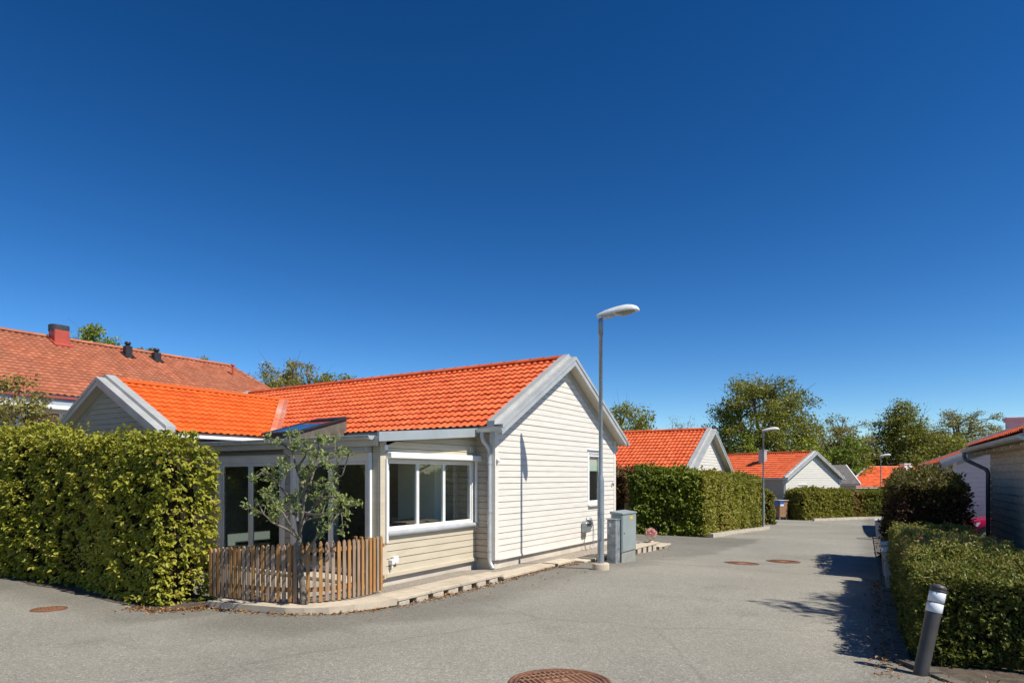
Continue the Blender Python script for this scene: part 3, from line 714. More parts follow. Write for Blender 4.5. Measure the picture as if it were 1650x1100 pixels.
mb = MB(); mb.lathe([(0, .05), (.024, .04), (.026, .0), (.02, -.03), (0, -.04)], 12, (5.40, -.06, 1.62)); mb.tube([(5.40, -.06, 1.62), (5.40, -.02, 1.62)], .012, 8); mb.build('sensor', M['galv'], h)
ob = MB()
ob.box(3.60, 3.86, -.17, -.022, .50, .74, None, .02); ob.tube([(3.73, -.10, .80), (3.80, -.17, .79), (3.86, -.17, .70), (3.84, -.13, .55)], [.05, .055, .05, .03], 10)
outlet = ob.build('outlet_box', M['galv'], h)
mb = MB(); mb.box(3.62, 3.72, -.178, -.171, .65, .71); mb.box(3.74, 3.83, -.178, -.171, .65, .71); mb.build('socket_flap', M['black'], outlet)
mb = MB(); mb.tube(smooth_path([(3.70, -.08, .50), (3.70, -.06, .20), (3.78, -.09, .02), (4.12, -.08, .04), (4.24, -.06, .35), (4.22, -.04, .70), (4.16, -.02, .76)], 6, .2), .011, 6)
mb.build('cable', M['galv'], outlet)

# ---------------------------------------------------------------- the big house behind, and the row houses
rh = math.atan2(U.y, U.x); rr = math.atan2(W2.y, W2.x)
bo = L2W(0, 0)
big = thing('building', 'long grey building with weathered clay tile roof, red chimney and two black roof vents', 'building', (bo[0], bo[1], -ZB), rh)
BX0, BX1, BY0, BYR, BE, BR = -20.0, 9.6, 15.9, 20.9, 4.35, 7.02
bt = math.atan2(BR-BE, BYR-BY0); hipx = 1.2
mb = MB(); siding(mb, (0, BY0+.45, 0), (1, 0, 0), (0, -1, 0), .3, BE+.02, lambda z: (BX0+.4, BX1-.4), [(-1.62, .62, 2.7, 3.88), (-9, -7.5, 2.7, 3.88)], .095)
siding(mb, (BX1-.4, 0, 0), (0, 1, 0), (1, 0, 0), .3, BE+.02, lambda z: (BY0+.45, 2*BYR-BY0-.45), (), .19)
siding(mb, (BX0+.4, 0, 0), (0, 1, 0), (-1, 0, 0), .3, BE+.02, lambda z: (BY0+.45, 2*BYR-BY0-.45), (), .19)
siding(mb, (0, 2*BYR-BY0-.45, 0), (1, 0, 0), (0, 1, 0), .3, BE+.02, lambda z: (BX0+.4, BX1-.4), (), .19)
mb.build('wall', mat('pale_blue_grey_boards', (.50, .54, .55), (.44, .48, .49), 2, .6), big)
mb = MB(); mb.box(BX0+.45, BX1-.45, BY0+.5, 2*BYR-BY0-.5, -.6, .31); mb.build('plinth', M['plinth'], big)
for x0 in (-1.62, -9.0):
    window(big, (0, BY0+.45, 0), (1, 0, 0), (0, -1, 0), x0, x0 + (2.24 if x0 > -5 else 1.5), 2.7, 3.88, sashes=2, trim=.1, glass=glass_mat('blue_window_glass', (.10, .22, .26), 1.6))
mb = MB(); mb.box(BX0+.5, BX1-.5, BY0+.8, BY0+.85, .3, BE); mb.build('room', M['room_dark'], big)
rb = MB()
for sg in (-1, 1):
    yy = BYR + sg*(BYR-BY0)
    rb.hexa([(BX0, yy, BE-.12), (BX1, yy, BE-.12), (BX1-hipx, BYR, BR-.12), (BX0, BYR, BR-.12), (BX0, yy, BE-.015), (BX1, yy, BE-.015), (BX1-hipx, BYR, BR-.015), (BX0, BYR, BR-.015)])
rb.face([(BX1, BY0, BE-.01), (BX1, 2*BYR-BY0, BE-.01), (BX1-hipx, BYR, BR-.01)])
brf = rb.build('roof', M['soffit'], big)
bl = math.hypot(BR-BE, BYR-BY0)
def hipclip(c): return c[:, 0] < BX1 - hipx*(c[:, 1]-BY0)/(BYR-BY0)
tile_slope('roof_tiles', (BX0, BY0-.05, BE-.03), (1, 0, 0), (0, math.cos(bt), math.sin(bt)), BX1-BX0, bl+.03, M['tile_old'], brf, period=.20, course=.27, amp=.03, lip=.03, samples=6, clip=hipclip)
ridge_caps('ridge_tiles', (BX0, BYR, BR+.05), (BX1-hipx, BYR, BR+.05), M['tile_old'], brf, r=.12, pitch=.4)
ridge_caps('ridge_tiles', (BX1-hipx, BYR, BR+.05), (BX1+.02, BY0, BE+.03), M['tile_old'], brf, r=.12, pitch=.4)
mb = MB(); mb.box(BX0, BX1, BY0-.02, BY0+.03, BE-.36, BE-.13, None, .01); mb.build('fascia', mat('grey_blue_fascia', (.42, .47, .50), (.36, .41, .44), 3, .5), brf)
mb = MB(); mb.box(BX0, BX1, BY0-.05, BY0-.023, BE-.46, BE-.34, None, .01); mb.box(BX0, BX1, BY0-.02, BY0+.42, BE-.45, BE-.40); mb.build('eave_board', M['trim_white'], brf)
mb = MB(); mb.box(BX0, BX1, BY0-.10, BY0-.025, BE-.13, BE-.075, None, .01); mb.build('drip_edge', M['chimney_red'], brf)
def brz(y): return BE + (y-BY0)*(BR-BE)/(BYR-BY0)
cu, cv = 1.15, 20.5                                            # the red chimney near the ridge
mb = MB(); mb.box(cu-.25, cu+.25, cv-.22, cv+.30, 6.2, 7.26, None, .02); mb.hexa([(cu-.31, cv-.40, brz(cv-.40)+.05), (cu+.31, cv-.40, brz(cv-.40)+.05), (cu+.31, cv+.4, brz(cv+.4)+.05), (cu-.31, cv+.4, brz(cv+.4)+.05),
            (cu-.31, cv-.40, brz(cv-.40)+.09), (cu+.31, cv-.40, brz(cv-.40)+.09), (cu+.31, cv+.4, brz(cv+.4)+.09), (cu-.31, cv+.4, brz(cv+.4)+.09)])
chm = mb.build('chimney', M['chimney_red'], brf)
mb = MB()
ring = [(cu + .32*math.copysign(abs(math.cos(q))**.55, math.cos(q)), cv+.06 + .27*math.copysign(abs(math.sin(q))**.8, math.sin(q))) for q in [2*math.pi*k/28 for k in range(28)]]
mb.grid([[(x, y, z) for x, y in ring] for z in (7.24, 7.46)], True, True); mb.grid([[(cu+(x-cu)*.9, cv+.06+(y-cv-.06)*.9, z) for x, y in ring] for z in (7.24, 7.46)], True, True)
mb.grid([[(cu+(x-cu)*f, cv+.06+(y-cv-.06)*f, 7.46) for x, y in ring] for f in (1, .9)], False, True)
mb.build('chimney_cap', mat('black_chimney_cap', (.05, .052, .055), (.035, .036, .04), 8, .5), chm)
for vu, vw, hh in ((3.45, .13, .40), (4.60, .14, .32)):
    vv = 20.2; z0 = brz(vv)
    mb = MB(); mb.box(vu-vw, vu+vw, vv-.13, vv+.13, z0-.1, z0+hh, None, .015)
    mb.hexa([(vu-.2, vv-.28, brz(vv-.28)+.06), (vu+.2, vv-.28, brz(vv-.28)+.06), (vu+.2, vv+.2, brz(vv+.2)+.06), (vu-.2, vv+.2, brz(vv+.2)+.06),
             (vu-.2, vv-.28, brz(vv-.28)+.085), (vu+.2, vv-.28, brz(vv-.28)+.085), (vu+.2, vv+.2, brz(vv+.2)+.085), (vu-.2, vv+.2, brz(vv+.2)+.085)])
    mb.lathe([(.08, -.05), (.08, .06), (.115, .07), (.115, .15), (.07, .18), (0, .19)], 16, (vu, vv, z0+hh))
    mb.build('roof_vent', M['black'], brf)
mb = MB(); mb.tube([(7.8, 19.7, brz(19.7)), (7.8, 19.7, brz(19.7)+.5)], .05, 10); mb.lathe([(.09, .0), (.09, .06), (0, .09)], 12, (7.8, 19.7, brz(19.7)+.47)); mb.build('vent_pipe', M['chimney_red'], brf)

# white gable house beyond the clipped hedge
o2 = Vector(L2W(0, 0)) + Vector((6.92, 11.9))
h2, _, rz2, rg2 = gable_house('house', 'cream house whose steep gable rises behind the tall clipped hedge beside the driveway', (o2.x, o2.y, -ZB-.74), rh, W1, 13, math.atan(.572), 2.765, .27)
# far house with chimney, its gable turned to the street
c3, s3 = .863, .505; r3 = math.atan2(s3, c3)
hw = (1.29, 1.96, .95, 2.25)
h3, rf3, rz3, rg3 = gable_house('house', 'cream house at the end of the lane with one small grey chimney', (17.3, 40.33, -2.95), r3, W1, 9.5, math.atan(.572), 2.765, .27, holes=[hw], lower=-.3)
window(h3, (0, 0, 0), (1, 0, 0), (0, -1, 0), *hw)
mb = MB(); mb.box(1.35, 1.9, .06, .08, 1.7, 2.2); mb.build('roller_blind', mat('pale_blue_blind', (.45, .58, .60), None, 1, .8), h3)
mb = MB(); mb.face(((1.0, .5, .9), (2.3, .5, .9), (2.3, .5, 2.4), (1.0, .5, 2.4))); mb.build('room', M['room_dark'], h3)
downpipe(h3, [(-.24, .0, 2.68), (-.24, .0, 2.5), (-.075, .06, 2.28), (-.075, .06, -.1)], .045)
mb = MB(); mb.box(1.55, 1.95, 2.9, 3.3, 3.5, 4.62, None, .015); mb.box(1.52, 1.98, 2.87, 3.33, 4.62, 4.68, None, .01); mb.build('chimney', M['flashing'], rf3)
mb = MB(); mb.box(-.35, .3, 6.4, 7.0, 2.9, 4.1); mb.box(-.4, .35, 6.35, 7.05, 4.1, 4.18); 
# orange hipped roof house at the far end
h4o = (28.7, 55.0); h4 = thing('house', 'low house with a wide hipped orange roof and white chimney closing the lane', 'house', (h4o[0], h4o[1], -2.9), R(3))
E4, RG4 = 1.84, 3.62
mb = MB(); siding(mb, (0, .5, 0), (1, 0, 0), (0, -1, 0), 0, E4+.1, lambda z: (.5, 15), (), .2); siding(mb, (.5, 0, 0), (0, 1, 0), (-1, 0, 0), 0, E4+.1, lambda z: (.5, 7.5), (), .2)
siding(mb, (15, 0, 0), (0, 1, 0), (1, 0, 0), 0, E4+.1, lambda z: (.5, 7.5), (), .2); siding(mb, (0, 7.5, 0), (1, 0, 0), (0, 1, 0), 0, E4+.1, lambda z: (.5, 15), (), .2)
mb.build('wall', M['taupe_wood'], h4)
mb = MB(); hp = [(0, 0), (15.5, 0), (15.5, 8), (0, 8)]; r1, r2 = (4.5, 4), (12.4, 4)
mb.face([(0, 0, E4), (15.5, 0, E4), (*r2, RG4), (*r1, RG4)]); mb.face([(0, 8, E4), (15.5, 8, E4), (*r2, RG4), (*r1, RG4)]); mb.face([(0, 0, E4), (0, 8, E4), (*r1, RG4)]); mb.face([(15.5, 0, E4), (15.5, 8, E4), (*r2, RG4)])
mb.face([(x, y, E4-.12) for x, y in hp])
for (xa, ya), (xb, yb) in zip(hp, hp[1:]+hp[:1]): mb.face([(xa, ya, E4-.12), (xb, yb, E4-.12), (xb, yb, E4), (xa, ya, E4)])
rf4 = mb.build('roof', M['soffit'], h4); s4 = math.hypot(RG4-E4, 4)
tile_slope('roof_tiles', (0, 0, E4+.02), (1, 0, 0), (0, 4/s4, (RG4-E4)/s4), 15.5, s4, M['tile_new'], rf4, period=.25, course=.33, samples=4,
           clip=lambda c: (c[:, 0] > 4.5*c[:, 1]/4) & (c[:, 0] < 15.5-3.1*c[:, 1]/4))
ridge_caps('ridge_tiles', (4.5, 4, RG4+.06), (12.4, 4, RG4+.06), M['tile_new'], rf4, r=.12)
mb = MB(); mb.tube([(0, 0, E4+.06), (4.5, 4, RG4+.08)], .09, 8); mb.build('hip_sheet', M['flashing'], rf4)
mb = MB(); mb.tube([(15.5, 0, E4+.06), (12.4, 4, RG4+.08)], .09, 8); mb.build('hip_sheet', M['flashing'], rf4)
mb = MB(); mb.box(7.1, 7.8, 2.6, 3.2, 2.8, 3.85, None, .02); mb.box(7.05, 7.85, 2.55, 3.25, 3.85, 3.95, None, .02); mb.build('chimney', M['trim_white'], rf4)
gutter(rf4, (0, -.06, E4-.06), (15.5, -.06, E4-.06), .07)
# slatted dark shed roof and white canopy between them
sp = thing('shed', 'dark ribbed shed roof showing past the gable of the far cream house', 'shed', (28.0, 54.0, -2.9), R(14))
mb = MB()
for k in range(22): mb.hexa([(-1.6+k*.15, 0, 2.1), (-1.5+k*.15, 0, 2.1), (-1.5+k*.15, 1.6, 3.72), (-1.6+k*.15, 1.6, 3.72), (-1.6+k*.15, 0, 2.16), (-1.5+k*.15, 0, 2.16), (-1.5+k*.15, 1.6, 3.78), (-1.6+k*.15, 1.6, 3.78)])
mb.hexa([(-1.65, .02, 2.0), (1.75, .02, 2.0), (1.75, 1.62, 3.62), (-1.65, 1.62, 3.62), (-1.65, .02, 2.09), (1.75, .02, 2.09), (1.75, 1.62, 3.71), (-1.65, 1.62, 3.71)])
mb.build('roof', mat('dark_ribbed_sheet', (.16, .14, .13), (.11, .10, .095), 4, .7), sp)
mb = MB(); mb.box(-1.5, 1.6, .3, 3.0, 0, 2.2); mb.build('wall', M['taupe_wood'], sp)
mb = MB(); mb.hexa([(1.72, -.02, 2.0), (1.84, -.02, 2.0), (1.84, 1.64, 3.66), (1.72, 1.64, 3.66), (1.72, -.02, 2.2), (1.84, -.02, 2.2), (1.84, 1.64, 3.82), (1.72, 1.64, 3.82)]); mb.build('verge_board', M['flashing'], sp)
cp = thing('canopy', 'slim white canopy leaning from the far cream house above the hedge', 'canopy', (25.0, 46.6, -2.9), R(5))
mb = MB(); mb.hexa([(-2.4, 0, 1.84), (.9, 0, 1.58), (.9, 2.2, 1.58), (-2.4, 2.2, 1.84), (-2.4, 0, 1.94), (.9, 0, 1.68), (.9, 2.2, 1.68), (-2.4, 2.2, 1.94)]); mb.build('roof', M['trim_white'], cp)
for x in (-1.4,): 
    mb = MB(); mb.box(x-.05, x+.05, .05, .15, 0, 1.75); mb.build('post', M['galv'], cp)
    mb = MB(); mb.box(x-.05, x+.05, 2.05, 2.15, 0, 1.75); mb.build('post', M['galv'], cp)

# the houses on the right
p = R2W(12.0, 2.5)
h5, rf5, _, _ = gable_house('house', 'weathered brown boarded house at the right edge with dark grey downpipe', (p[0], p[1], -2.25), rr, 6.4, 6.0, math.atan(.40), 2.9, .2, oy=.27, ex=.42, gable_m='weathered_wood', side_m='weathered_wood', near=False, lower=-.3, right=False, board=.15)
gutter(rf5, (-.48, -.2, 2.83), (-.48, 6.33, 2.83), .065)
downpipe(h5, [(-.48, 6.22, 2.80), (-.48, 6.22, 2.62), (-.07, 5.93, 2.36), (-.07, 5.93, -.1)], .042, M['dark_pipe'])
for k in range(7):
    mb = MB(); mb.hexa([(-.40, .45+k*.8, 2.70), (-.03, .45+k*.8, 2.70), (-.03, .50+k*.8, 2.70), (-.40, .50+k*.8, 2.70), (-.40, .45+k*.8, 2.75), (-.03, .45+k*.8, 2.79), (-.03, .50+k*.8, 2.79), (-.40, .50+k*.8, 2.75)]); mb.build('rafter_tail', M['weathered_wood'], rf5)
p = (16.05, 23.17)
h6, rf6, _, _ = gable_house('house', 'pale grey boarded house shaded behind the brown house, with a broad mauve chimney', (p[0], p[1], -2.45), rr, 6.6, 11.0, math.atan(.40), 2.9, .2, oy=.27, ex=.42, gable_m='white_wood', side_m='weathered_wood', near=True, right=False, lower=-.3, board=.165)
downpipe(h6, [(-.46, -.1, 2.80), (-.46, -.1, 2.62), (-.07, .06, 2.36), (-.07, .06, -.1)], .042, M['gutter'])
mb = MB(); mb.box(1.75, 2.55, 1.0, 1.7, 3.3, 4.47, None, .02); mb.box(1.66, 2.64, .91, 1.79, 4.47, 4.56, None, .02); mb.box(1.7, 2.6, .95, 1.75, 4.40, 4.47, None, .01)
mb.build('chimney', mat('pale_mauve_render', (.60, .55, .58), (.54, .49, .52), 3, .7), rf6)

# ---------------------------------------------------------------- leaves, hedges and trees
def leaf_cards(P, N, D, size, wid=.62, fold=.22, jitter=.25):
    "folded leaves: P base points, N leaf normals, D leaf directions (arrays)"
    n = len(P); s = size * (1 + rng.normal(0, jitter, n)).clip(.45, 1.7)
    D = D / np.linalg.norm(D, axis=1, keepdims=True)
    S = np.cross(D, N); S /= np.linalg.norm(S, axis=1, keepdims=True) + 1e-9; Nn = np.cross(S, D)
    w_ = s[:, None]*wid*.5; l = s[:, None]; up = Nn*(s*fold*.5)[:, None]
    V = np.stack([P, P + D*l*.30 + S*w_*.92 + up, P + D*l*.72 + S*w_*.80 + up*.9, P + D*l - Nn*l*.10, P + D*l*.72 - S*w_*.80 + up*.9, P + D*l*.30 - S*w_*.92 + up], 1)
    k = np.arange(n)[:, None]*6
    Fq = np.concatenate([k + np.array([[0, 1, 2, 3]]), k + np.array([[0, 3, 4, 5]])], 1).reshape(-1, 4)
    return V.reshape(-1, 3), Fq
def quad_cards(P, N, size, jitter=.3):
    n = len(P); s = size*(1 + rng.normal(0, jitter, n)).clip(.4, 1.8)
    r = rng.normal(size=(n, 3)); S = np.cross(N, r); S /= np.linalg.norm(S, axis=1, keepdims=True)+1e-9; D = np.cross(N, S); D /= np.linalg.norm(D, axis=1, keepdims=True)+1e-9
    a = s[:, None]*.5
    V = np.stack([P - D*a, P + S*a*.6, P + D*a, P - S*a*.6], 1).reshape(-1, 3)
    return V, (np.arange(n)[:, None]*4 + np.arange(4)[None])
def unit(n):
    v = rng.normal(size=(n, 3)); return v/np.linalg.norm(v, axis=1, keepdims=True)
_ph = rng.uniform(0, 6.28, (12, 3)); _fr = rng.normal(0, 1, (12, 3))
def lump(Pn, f):
    "smooth random field about -1..1"
    return sum(np.sin((Pn*f) @ (_fr[i]) + _ph[i, 0]) for i in range(8))/2.8

def hedge(name, label, o, ax, la, lb, zt, leafm, n, size, per=5, faces=('f', 'b', 'l', 'r', 't'), bump=.10, group=None, base=.0, droop=.25, core=.14, dens=None, tintf=None, lumpf=1.4, cat='hedge', low=.03, spread=1.0):
    "clipped hedge: la along ax, lb to the left of ax; zt(s) = height of the top at s in 0..1, ground from the land"
    ax = Vector(ax).normalized(); bx = Vector((-ax.y, ax.x)); o = Vector(o)
    g0 = gz(*o); t = thing(name, label, cat, (o.x, o.y, g0), 0, group)
    Hm = np.mean([zt(0), zt(1)]) - g0
    area = {'f': la*Hm, 'b': la*Hm, 'l': lb*Hm, 'r': lb*Hm, 't': la*lb}; tot = sum(area[k] for k in faces)
    PP, NN = [], []
    for k in faces:
        m = max(8, int(n*area[k]/tot)); s = rng.random(m); q = rng.random(m); nr = np.zeros((m, 3))
        if k in 'fb': a, b, c = s*(la+.1)-.05, np.full(m, 0.0 if k == 'f' else lb), q; nr[:, :2] = -np.array(bx) if k == 'f' else np.array(bx)
        elif k in 'lr': a, b, c = np.full(m, 0.0 if k == 'l' else la), s*(lb+.1)-.05, q; nr[:, :2] = -np.array(ax) if k == 'l' else np.array(ax)
        else: a, b, c = s*la, q*lb, np.ones(m); nr[:, 2] = 1
        x = o.x + ax.x*a + bx.x*b; y = o.y + ax.y*a + bx.y*b; g = gza(x, y)
        top = np.array([zt(v) for v in a/la]); z = g + low + base + (top - g - low - base)*c
        PP.append(np.c_[x, y, z]); NN.append(nr)
    Pn, Nn = np.concatenate(PP), np.concatenate(NN)
    off = lump(Pn, lumpf)*bump*.6 + lump(Pn, lumpf*3.4)*bump*.45 + np.abs(rng.normal(0, bump*.5, len(Pn)))*np.where(Nn[:, 2] > .5, 1.5, 1) - bump*.4
    # hedges round off at their corners
    Pn = Pn + Nn*off[:, None]
    if dens is not None: kp = dens(Pn); Pn, Nn = Pn[kp], Nn[kp]
    m = len(Pn); B = np.repeat(Pn, per, 0) + unit(m*per)*size*.55*spread; NB = np.repeat(Nn, per, 0)
    tint0 = np.repeat((.5 + .28*lump(Pn, .8) + rng.normal(0, .12, m)), per)
    D = NB*.65 + unit(m*per)*.75; D[:, 2] -= droop*(1-NB[:, 2]); Nl = NB*.5 + unit(m*per)*.5 + np.array([0, 0, .75])
    V, Fq = leaf_cards(B, Nl, D, size)
    tint = np.clip(tint0 + rng.normal(0, .17, len(tint0)), 0, 1)
    if tintf is not None: tint = tintf(B, tint)
    loc = np.array([o.x, o.y, g0])
    np_mesh('foliage', V - loc, Fq, leafm, t, np.repeat(tint, 2))
    # dark core for the twigs, with the shade inside put into its colour
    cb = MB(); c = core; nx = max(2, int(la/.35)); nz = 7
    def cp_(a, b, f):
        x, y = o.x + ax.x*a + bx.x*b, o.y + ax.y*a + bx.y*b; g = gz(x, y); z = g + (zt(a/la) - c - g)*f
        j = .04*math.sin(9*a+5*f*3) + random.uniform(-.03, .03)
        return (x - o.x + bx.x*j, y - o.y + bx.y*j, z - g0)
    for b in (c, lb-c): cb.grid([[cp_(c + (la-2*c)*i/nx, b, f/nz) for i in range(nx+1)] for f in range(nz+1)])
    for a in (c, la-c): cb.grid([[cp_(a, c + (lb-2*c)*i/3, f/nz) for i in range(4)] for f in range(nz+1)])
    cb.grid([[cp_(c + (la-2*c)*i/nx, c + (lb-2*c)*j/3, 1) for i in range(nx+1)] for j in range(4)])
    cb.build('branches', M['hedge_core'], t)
    return t

def tree(name, label, pos, height, rad, leafm, trunk_r=.18, base=.30, n_cl=60, per=90, size=.22, clump=.55, flat=1.0, group=None, bark='bark', seed=0, shape='round', cat='tree', twigs=True, lean=0.0, hollow=.45):
    "tapered trunk, limbs to every clump of leaves; the crown fills an uneven ellipsoid"
    rs = np.random.default_rng(seed); x, y = pos; g = gz(x, y)
    t = thing(name, label, cat, (x, y, g), 0, group)
    c0 = base*height; hc = (height-c0)/2; cz = c0+hc
    cl = []
    tries = 0
    while len(cl) < n_cl and tries < 20000:
        tries += 1
        v = rs.normal(size=3); v /= np.linalg.norm(v); r = rs.uniform(hollow, 1)**.7
        q = v*r
        if shape == 'cone': wz = (q[2]+1)/2; q[:2] *= (1.15 - .95*wz)
        elif shape == 'vase': wz = (q[2]+1)/2; q[:2] *= .45 + .75*wz
        p_ = np.array([q[0]*rad*flat, q[1]*rad, cz + q[2]*hc])
        k = 1 + .22*math.sin(3*math.atan2(q[1], q[0])+seed) + .12*math.sin(5*q[2]*3+seed)
        p_[:2] *= k
        if any(np.linalg.norm(p_-c) < clump*rad*.42 for c in cl): continue
        cl.append(p_)
    mb = MB(); top = Vector((lean*height, 0, c0 + hc*1.05)); tp = [Vector((0, 0, -.3))]
    for k in range(1, 6):
        f = k/5; tp.append(Vector((top.x*f + rs.normal(0, .03)*rad, rs.normal(0, .03)*rad, top.z*f)))
    mb.tube(tp, [trunk_r*1.25] + [trunk_r*(1-.16*k) for k in range(1, 6)], 8)
    nl = max(5, n_cl//8); idx = rs.permutation(len(cl))[:nl]; limbs = []
    for i in idx:
        c = Vector(cl[i]); st = tp[2].lerp(tp[5], rs.uniform(0, .8)) if c.z > tp[2].z else tp[2]
        if st.z > c.z - .1*hc: st = tp[1].lerp(tp[2], .8)
        mid = st.lerp(c, .5) + Vector((rs.normal(0, .06)*rad, rs.normal(0, .06)*rad, rs.uniform(.0, .12)*hc))
        pts = [st, st.lerp(mid, .5) + Vector((0, 0, .02*hc)), mid, mid.lerp(c, .55), c]; limbs.append(pts)
        mb.tube(pts, [trunk_r*.5, trunk_r*.4, trunk_r*.3, trunk_r*.2, trunk_r*.06], 6)
    nodes = [q for l in limbs for q in l[1:4]]
    for i, c in enumerate(cl):
        c = Vector(c); nd = min(nodes, key=lambda q: (q-c).length + (0 if q.z < c.z else .6*rad))
        m_ = nd.lerp(c, .5) + Vector((0, 0, .06*rad)); mb.tube([nd, m_, c], [trunk_r*.18, trunk_r*.12, trunk_r*.03], 5, cap=False)
        if twigs:
            for k in range(4):
                e = c + Vector(rs.normal(size=3))*clump*rad*.42; mb.tube([m_.lerp(c, .6), e], [trunk_r*.06, trunk_r*.015], 4, cap=False)
    mb.build('trunk', M[bark], t)
    if per:
        cl = np.array(cl); ln = len(cl); sz = rs.uniform(.7, 1.25, ln)
        P_ = np.repeat(cl, per, 0) + np.clip(rs.normal(size=(ln*per, 3)), -1.9, 1.9)*np.array([1, 1, .62])*clump*rad*.30*np.repeat(sz, per)[:, None]
        Nl = rs.normal(size=(ln*per, 3))*.7 + np.array([0, 0, .8]); Nl /= np.linalg.norm(Nl, axis=1, keepdims=True)
        V, Fq = quad_cards(P_, Nl, size)
        tint = np.clip(np.repeat(rs.normal(.5, .16, ln), per) + rs.normal(0, .17, ln*per), 0, 1)
        np_mesh('crown', V, Fq, leafm, t, tint)
    return t

# tall clipped hedge on the left
ho = L2W(-5.36, 1.66)
def lefttint(B, tn):
    return tn
o_ = L2W(-5.36 , 1.66+8.6)
hedge('hedge', 'tall yellow-green clipped hedge at the left, ending beside the picket fence', L2W(-4.70, 1.66), Vv, 8.6, .66,
      lambda s: .36 + .38*min(1, s/.55) + .03*math.sin(9*s+1), M['leaf_near'], 10500, .060, per=6, faces=('b', 'l', 't', 'f'), bump=.10, lumpf=1.7, droop=.35,
      tintf=lambda B, tn: np.where(rng.random(len(tn)) < .03, rng.uniform(.93, 1, len(tn)), np.clip(tn*.95, 0, .9)))
# hedges of the middle distance
hc = Vector((6.77, 22.6))
hedge('hedge', 'long green hornbeam hedge along the road in front of the white gable', (hc.x, hc.y), U, 10.0, .9, lambda s: -.02 - .22*s + .04*math.sin(14*s), M['leaf_horn_pale'], 5200, .10, per=5, faces=('f', 'l', 't', 'r'), bump=.12)
hedge('hedge', 'darker hedge face beside the driveway, turning the corner from the roadside hedge', (hc.x - .99*2.35, hc.y + .14*2.35), (.99, -.14), 2.3, .8, lambda s: .02 - .03*s, M['leaf_horn'], 2600, .095, per=5, faces=('f', 'l', 't'), bump=.14)
hedge('hedge', 'thin brown hedge with bare stems in the gap between cream house and driveway hedge', (hc.x + Vv.x*4.6, hc.y + Vv.y*4.6), -Vv, 1.7, .9, lambda s: .10, M['leaf_brown'], 1500, .09, per=4, faces=('f', 'l', 't'), bump=.2, base=1.0)
hx = at(1231, 846, -2.62)
hedge('hedge', 'short squared hedge stub behind the second lamp post', (hx[0], hx[1]+1.2), (.99, .05), 1.05, 3.0, lambda s: -.92 + .05*math.sin(5*s), M['leaf_horn_pale'], 1100, .11, per=5, faces=('f', 'l', 'r', 't'), bump=.1)
def fartint(B, tn):
    return tn
fx = at(1292, 838, -2.76)
hedge('hedge', 'low pale hedge below the far cream gable', (fx[0], fx[1]), (.90, .42), 4.3, 1.2, lambda s: -1.06 + .04*math.sin(7*s), M['leaf_horn_pale'], 2600, .13, per=5, faces=('f', 'l', 't'), bump=.12)
fx2 = (fx[0] + 4.4*.906, fx[1] + 4.4*.423)
hedge('hedge', 'green hedge with a rusty brown patch, joining the far pale hedge', fx2, (.97, .22), 3.4, 1.2, lambda s: -1.12 - .04*s, M['leaf_far'], 1900, .13, per=5, faces=('f', 't', 'r'), bump=.14,
      tintf=lambda B, tn: np.clip(tn*.62 + .62*np.exp(-((B[:, 0]-fx2[0]-.45)/.6)**2), 0, 1))
# right hand hedges
q = R2W(6.95, .42)
q = R2W(6.95, 1.52)
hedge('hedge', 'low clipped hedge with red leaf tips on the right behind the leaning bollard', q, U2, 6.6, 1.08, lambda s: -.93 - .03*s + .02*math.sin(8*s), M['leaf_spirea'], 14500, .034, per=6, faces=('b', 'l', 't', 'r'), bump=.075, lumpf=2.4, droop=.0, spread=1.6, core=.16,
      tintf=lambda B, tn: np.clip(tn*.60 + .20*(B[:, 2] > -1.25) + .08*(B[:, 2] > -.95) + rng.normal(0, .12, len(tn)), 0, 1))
q = R2W(14.3, 1.58)
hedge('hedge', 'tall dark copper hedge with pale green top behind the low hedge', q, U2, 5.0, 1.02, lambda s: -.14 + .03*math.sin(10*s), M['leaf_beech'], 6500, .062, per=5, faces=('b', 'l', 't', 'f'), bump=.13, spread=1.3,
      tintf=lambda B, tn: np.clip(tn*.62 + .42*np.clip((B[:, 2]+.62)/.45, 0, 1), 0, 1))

# trees: far left behind the long building
tree('tree', 'leafy green tree crown above the red chimney of the long building', L2W(5.0, 27), 8.9, 1.95, M['leaf_spring'], .22, .35, 100, 190, .14, .48, seed=3)
tree('tree', 'thin spring tree just right of the leafy crown over the long roof', L2W(8.2, 28), 9.0, 1.25, M['leaf_bud'], .15, .35, 50, 130, .12, .45, seed=4)
tree('tree', 'sprig of pale leaves above the end of the long ridge', L2W(11.8, 28), 8.9, 1.0, M['leaf_bud'], .10, .4, 20, 70, .13, .5, seed=5)
tree('tree', 'faint bare tree beyond the sloping end of the long roof', L2W(17.3, 31), 9.5, 2.0, M['leaf_bud'], .14, .35, 50, 50, .13, .45, seed=6)
tree('tree', 'gnarled dark tree with open branches above the main orange ridge', L2W(20.9, 32), 10.7, 2.5, M['leaf_bud'], .30, .3, 110, 150, .14, .36, seed=8, shape='vase')
tree('tree', 'rounded olive tree low over the ridge of the near house', L2W(23.6, 30), 10.0, 2.9, M['leaf_tree'], .25, .25, 110, 170, .15, .42, seed=9)
tree('shrub', 'brownish green fine-leaved bush above the left hedge', L2W(-3.3, 12.1), 4.2, 1.15, M['leaf_bud'], .06, .25, 70, 150, .085, .55, seed=10, cat='bush')
# behind the near gable
tree('tree', 'dense dark green tree behind the right eave of the near house', (9.3, 55.5), 8.9, 3.6, M['leaf_tree'], .3, .15, 90, 170, .20, .5, seed=12)
tree('tree', 'bare twiggy grey tree over the ridge of the white gable house', (18.6, 72), 9.4, 2.9, M['leaf_bud'], .22, .3, 90, 22, .13, .45, seed=13, hollow=.3)
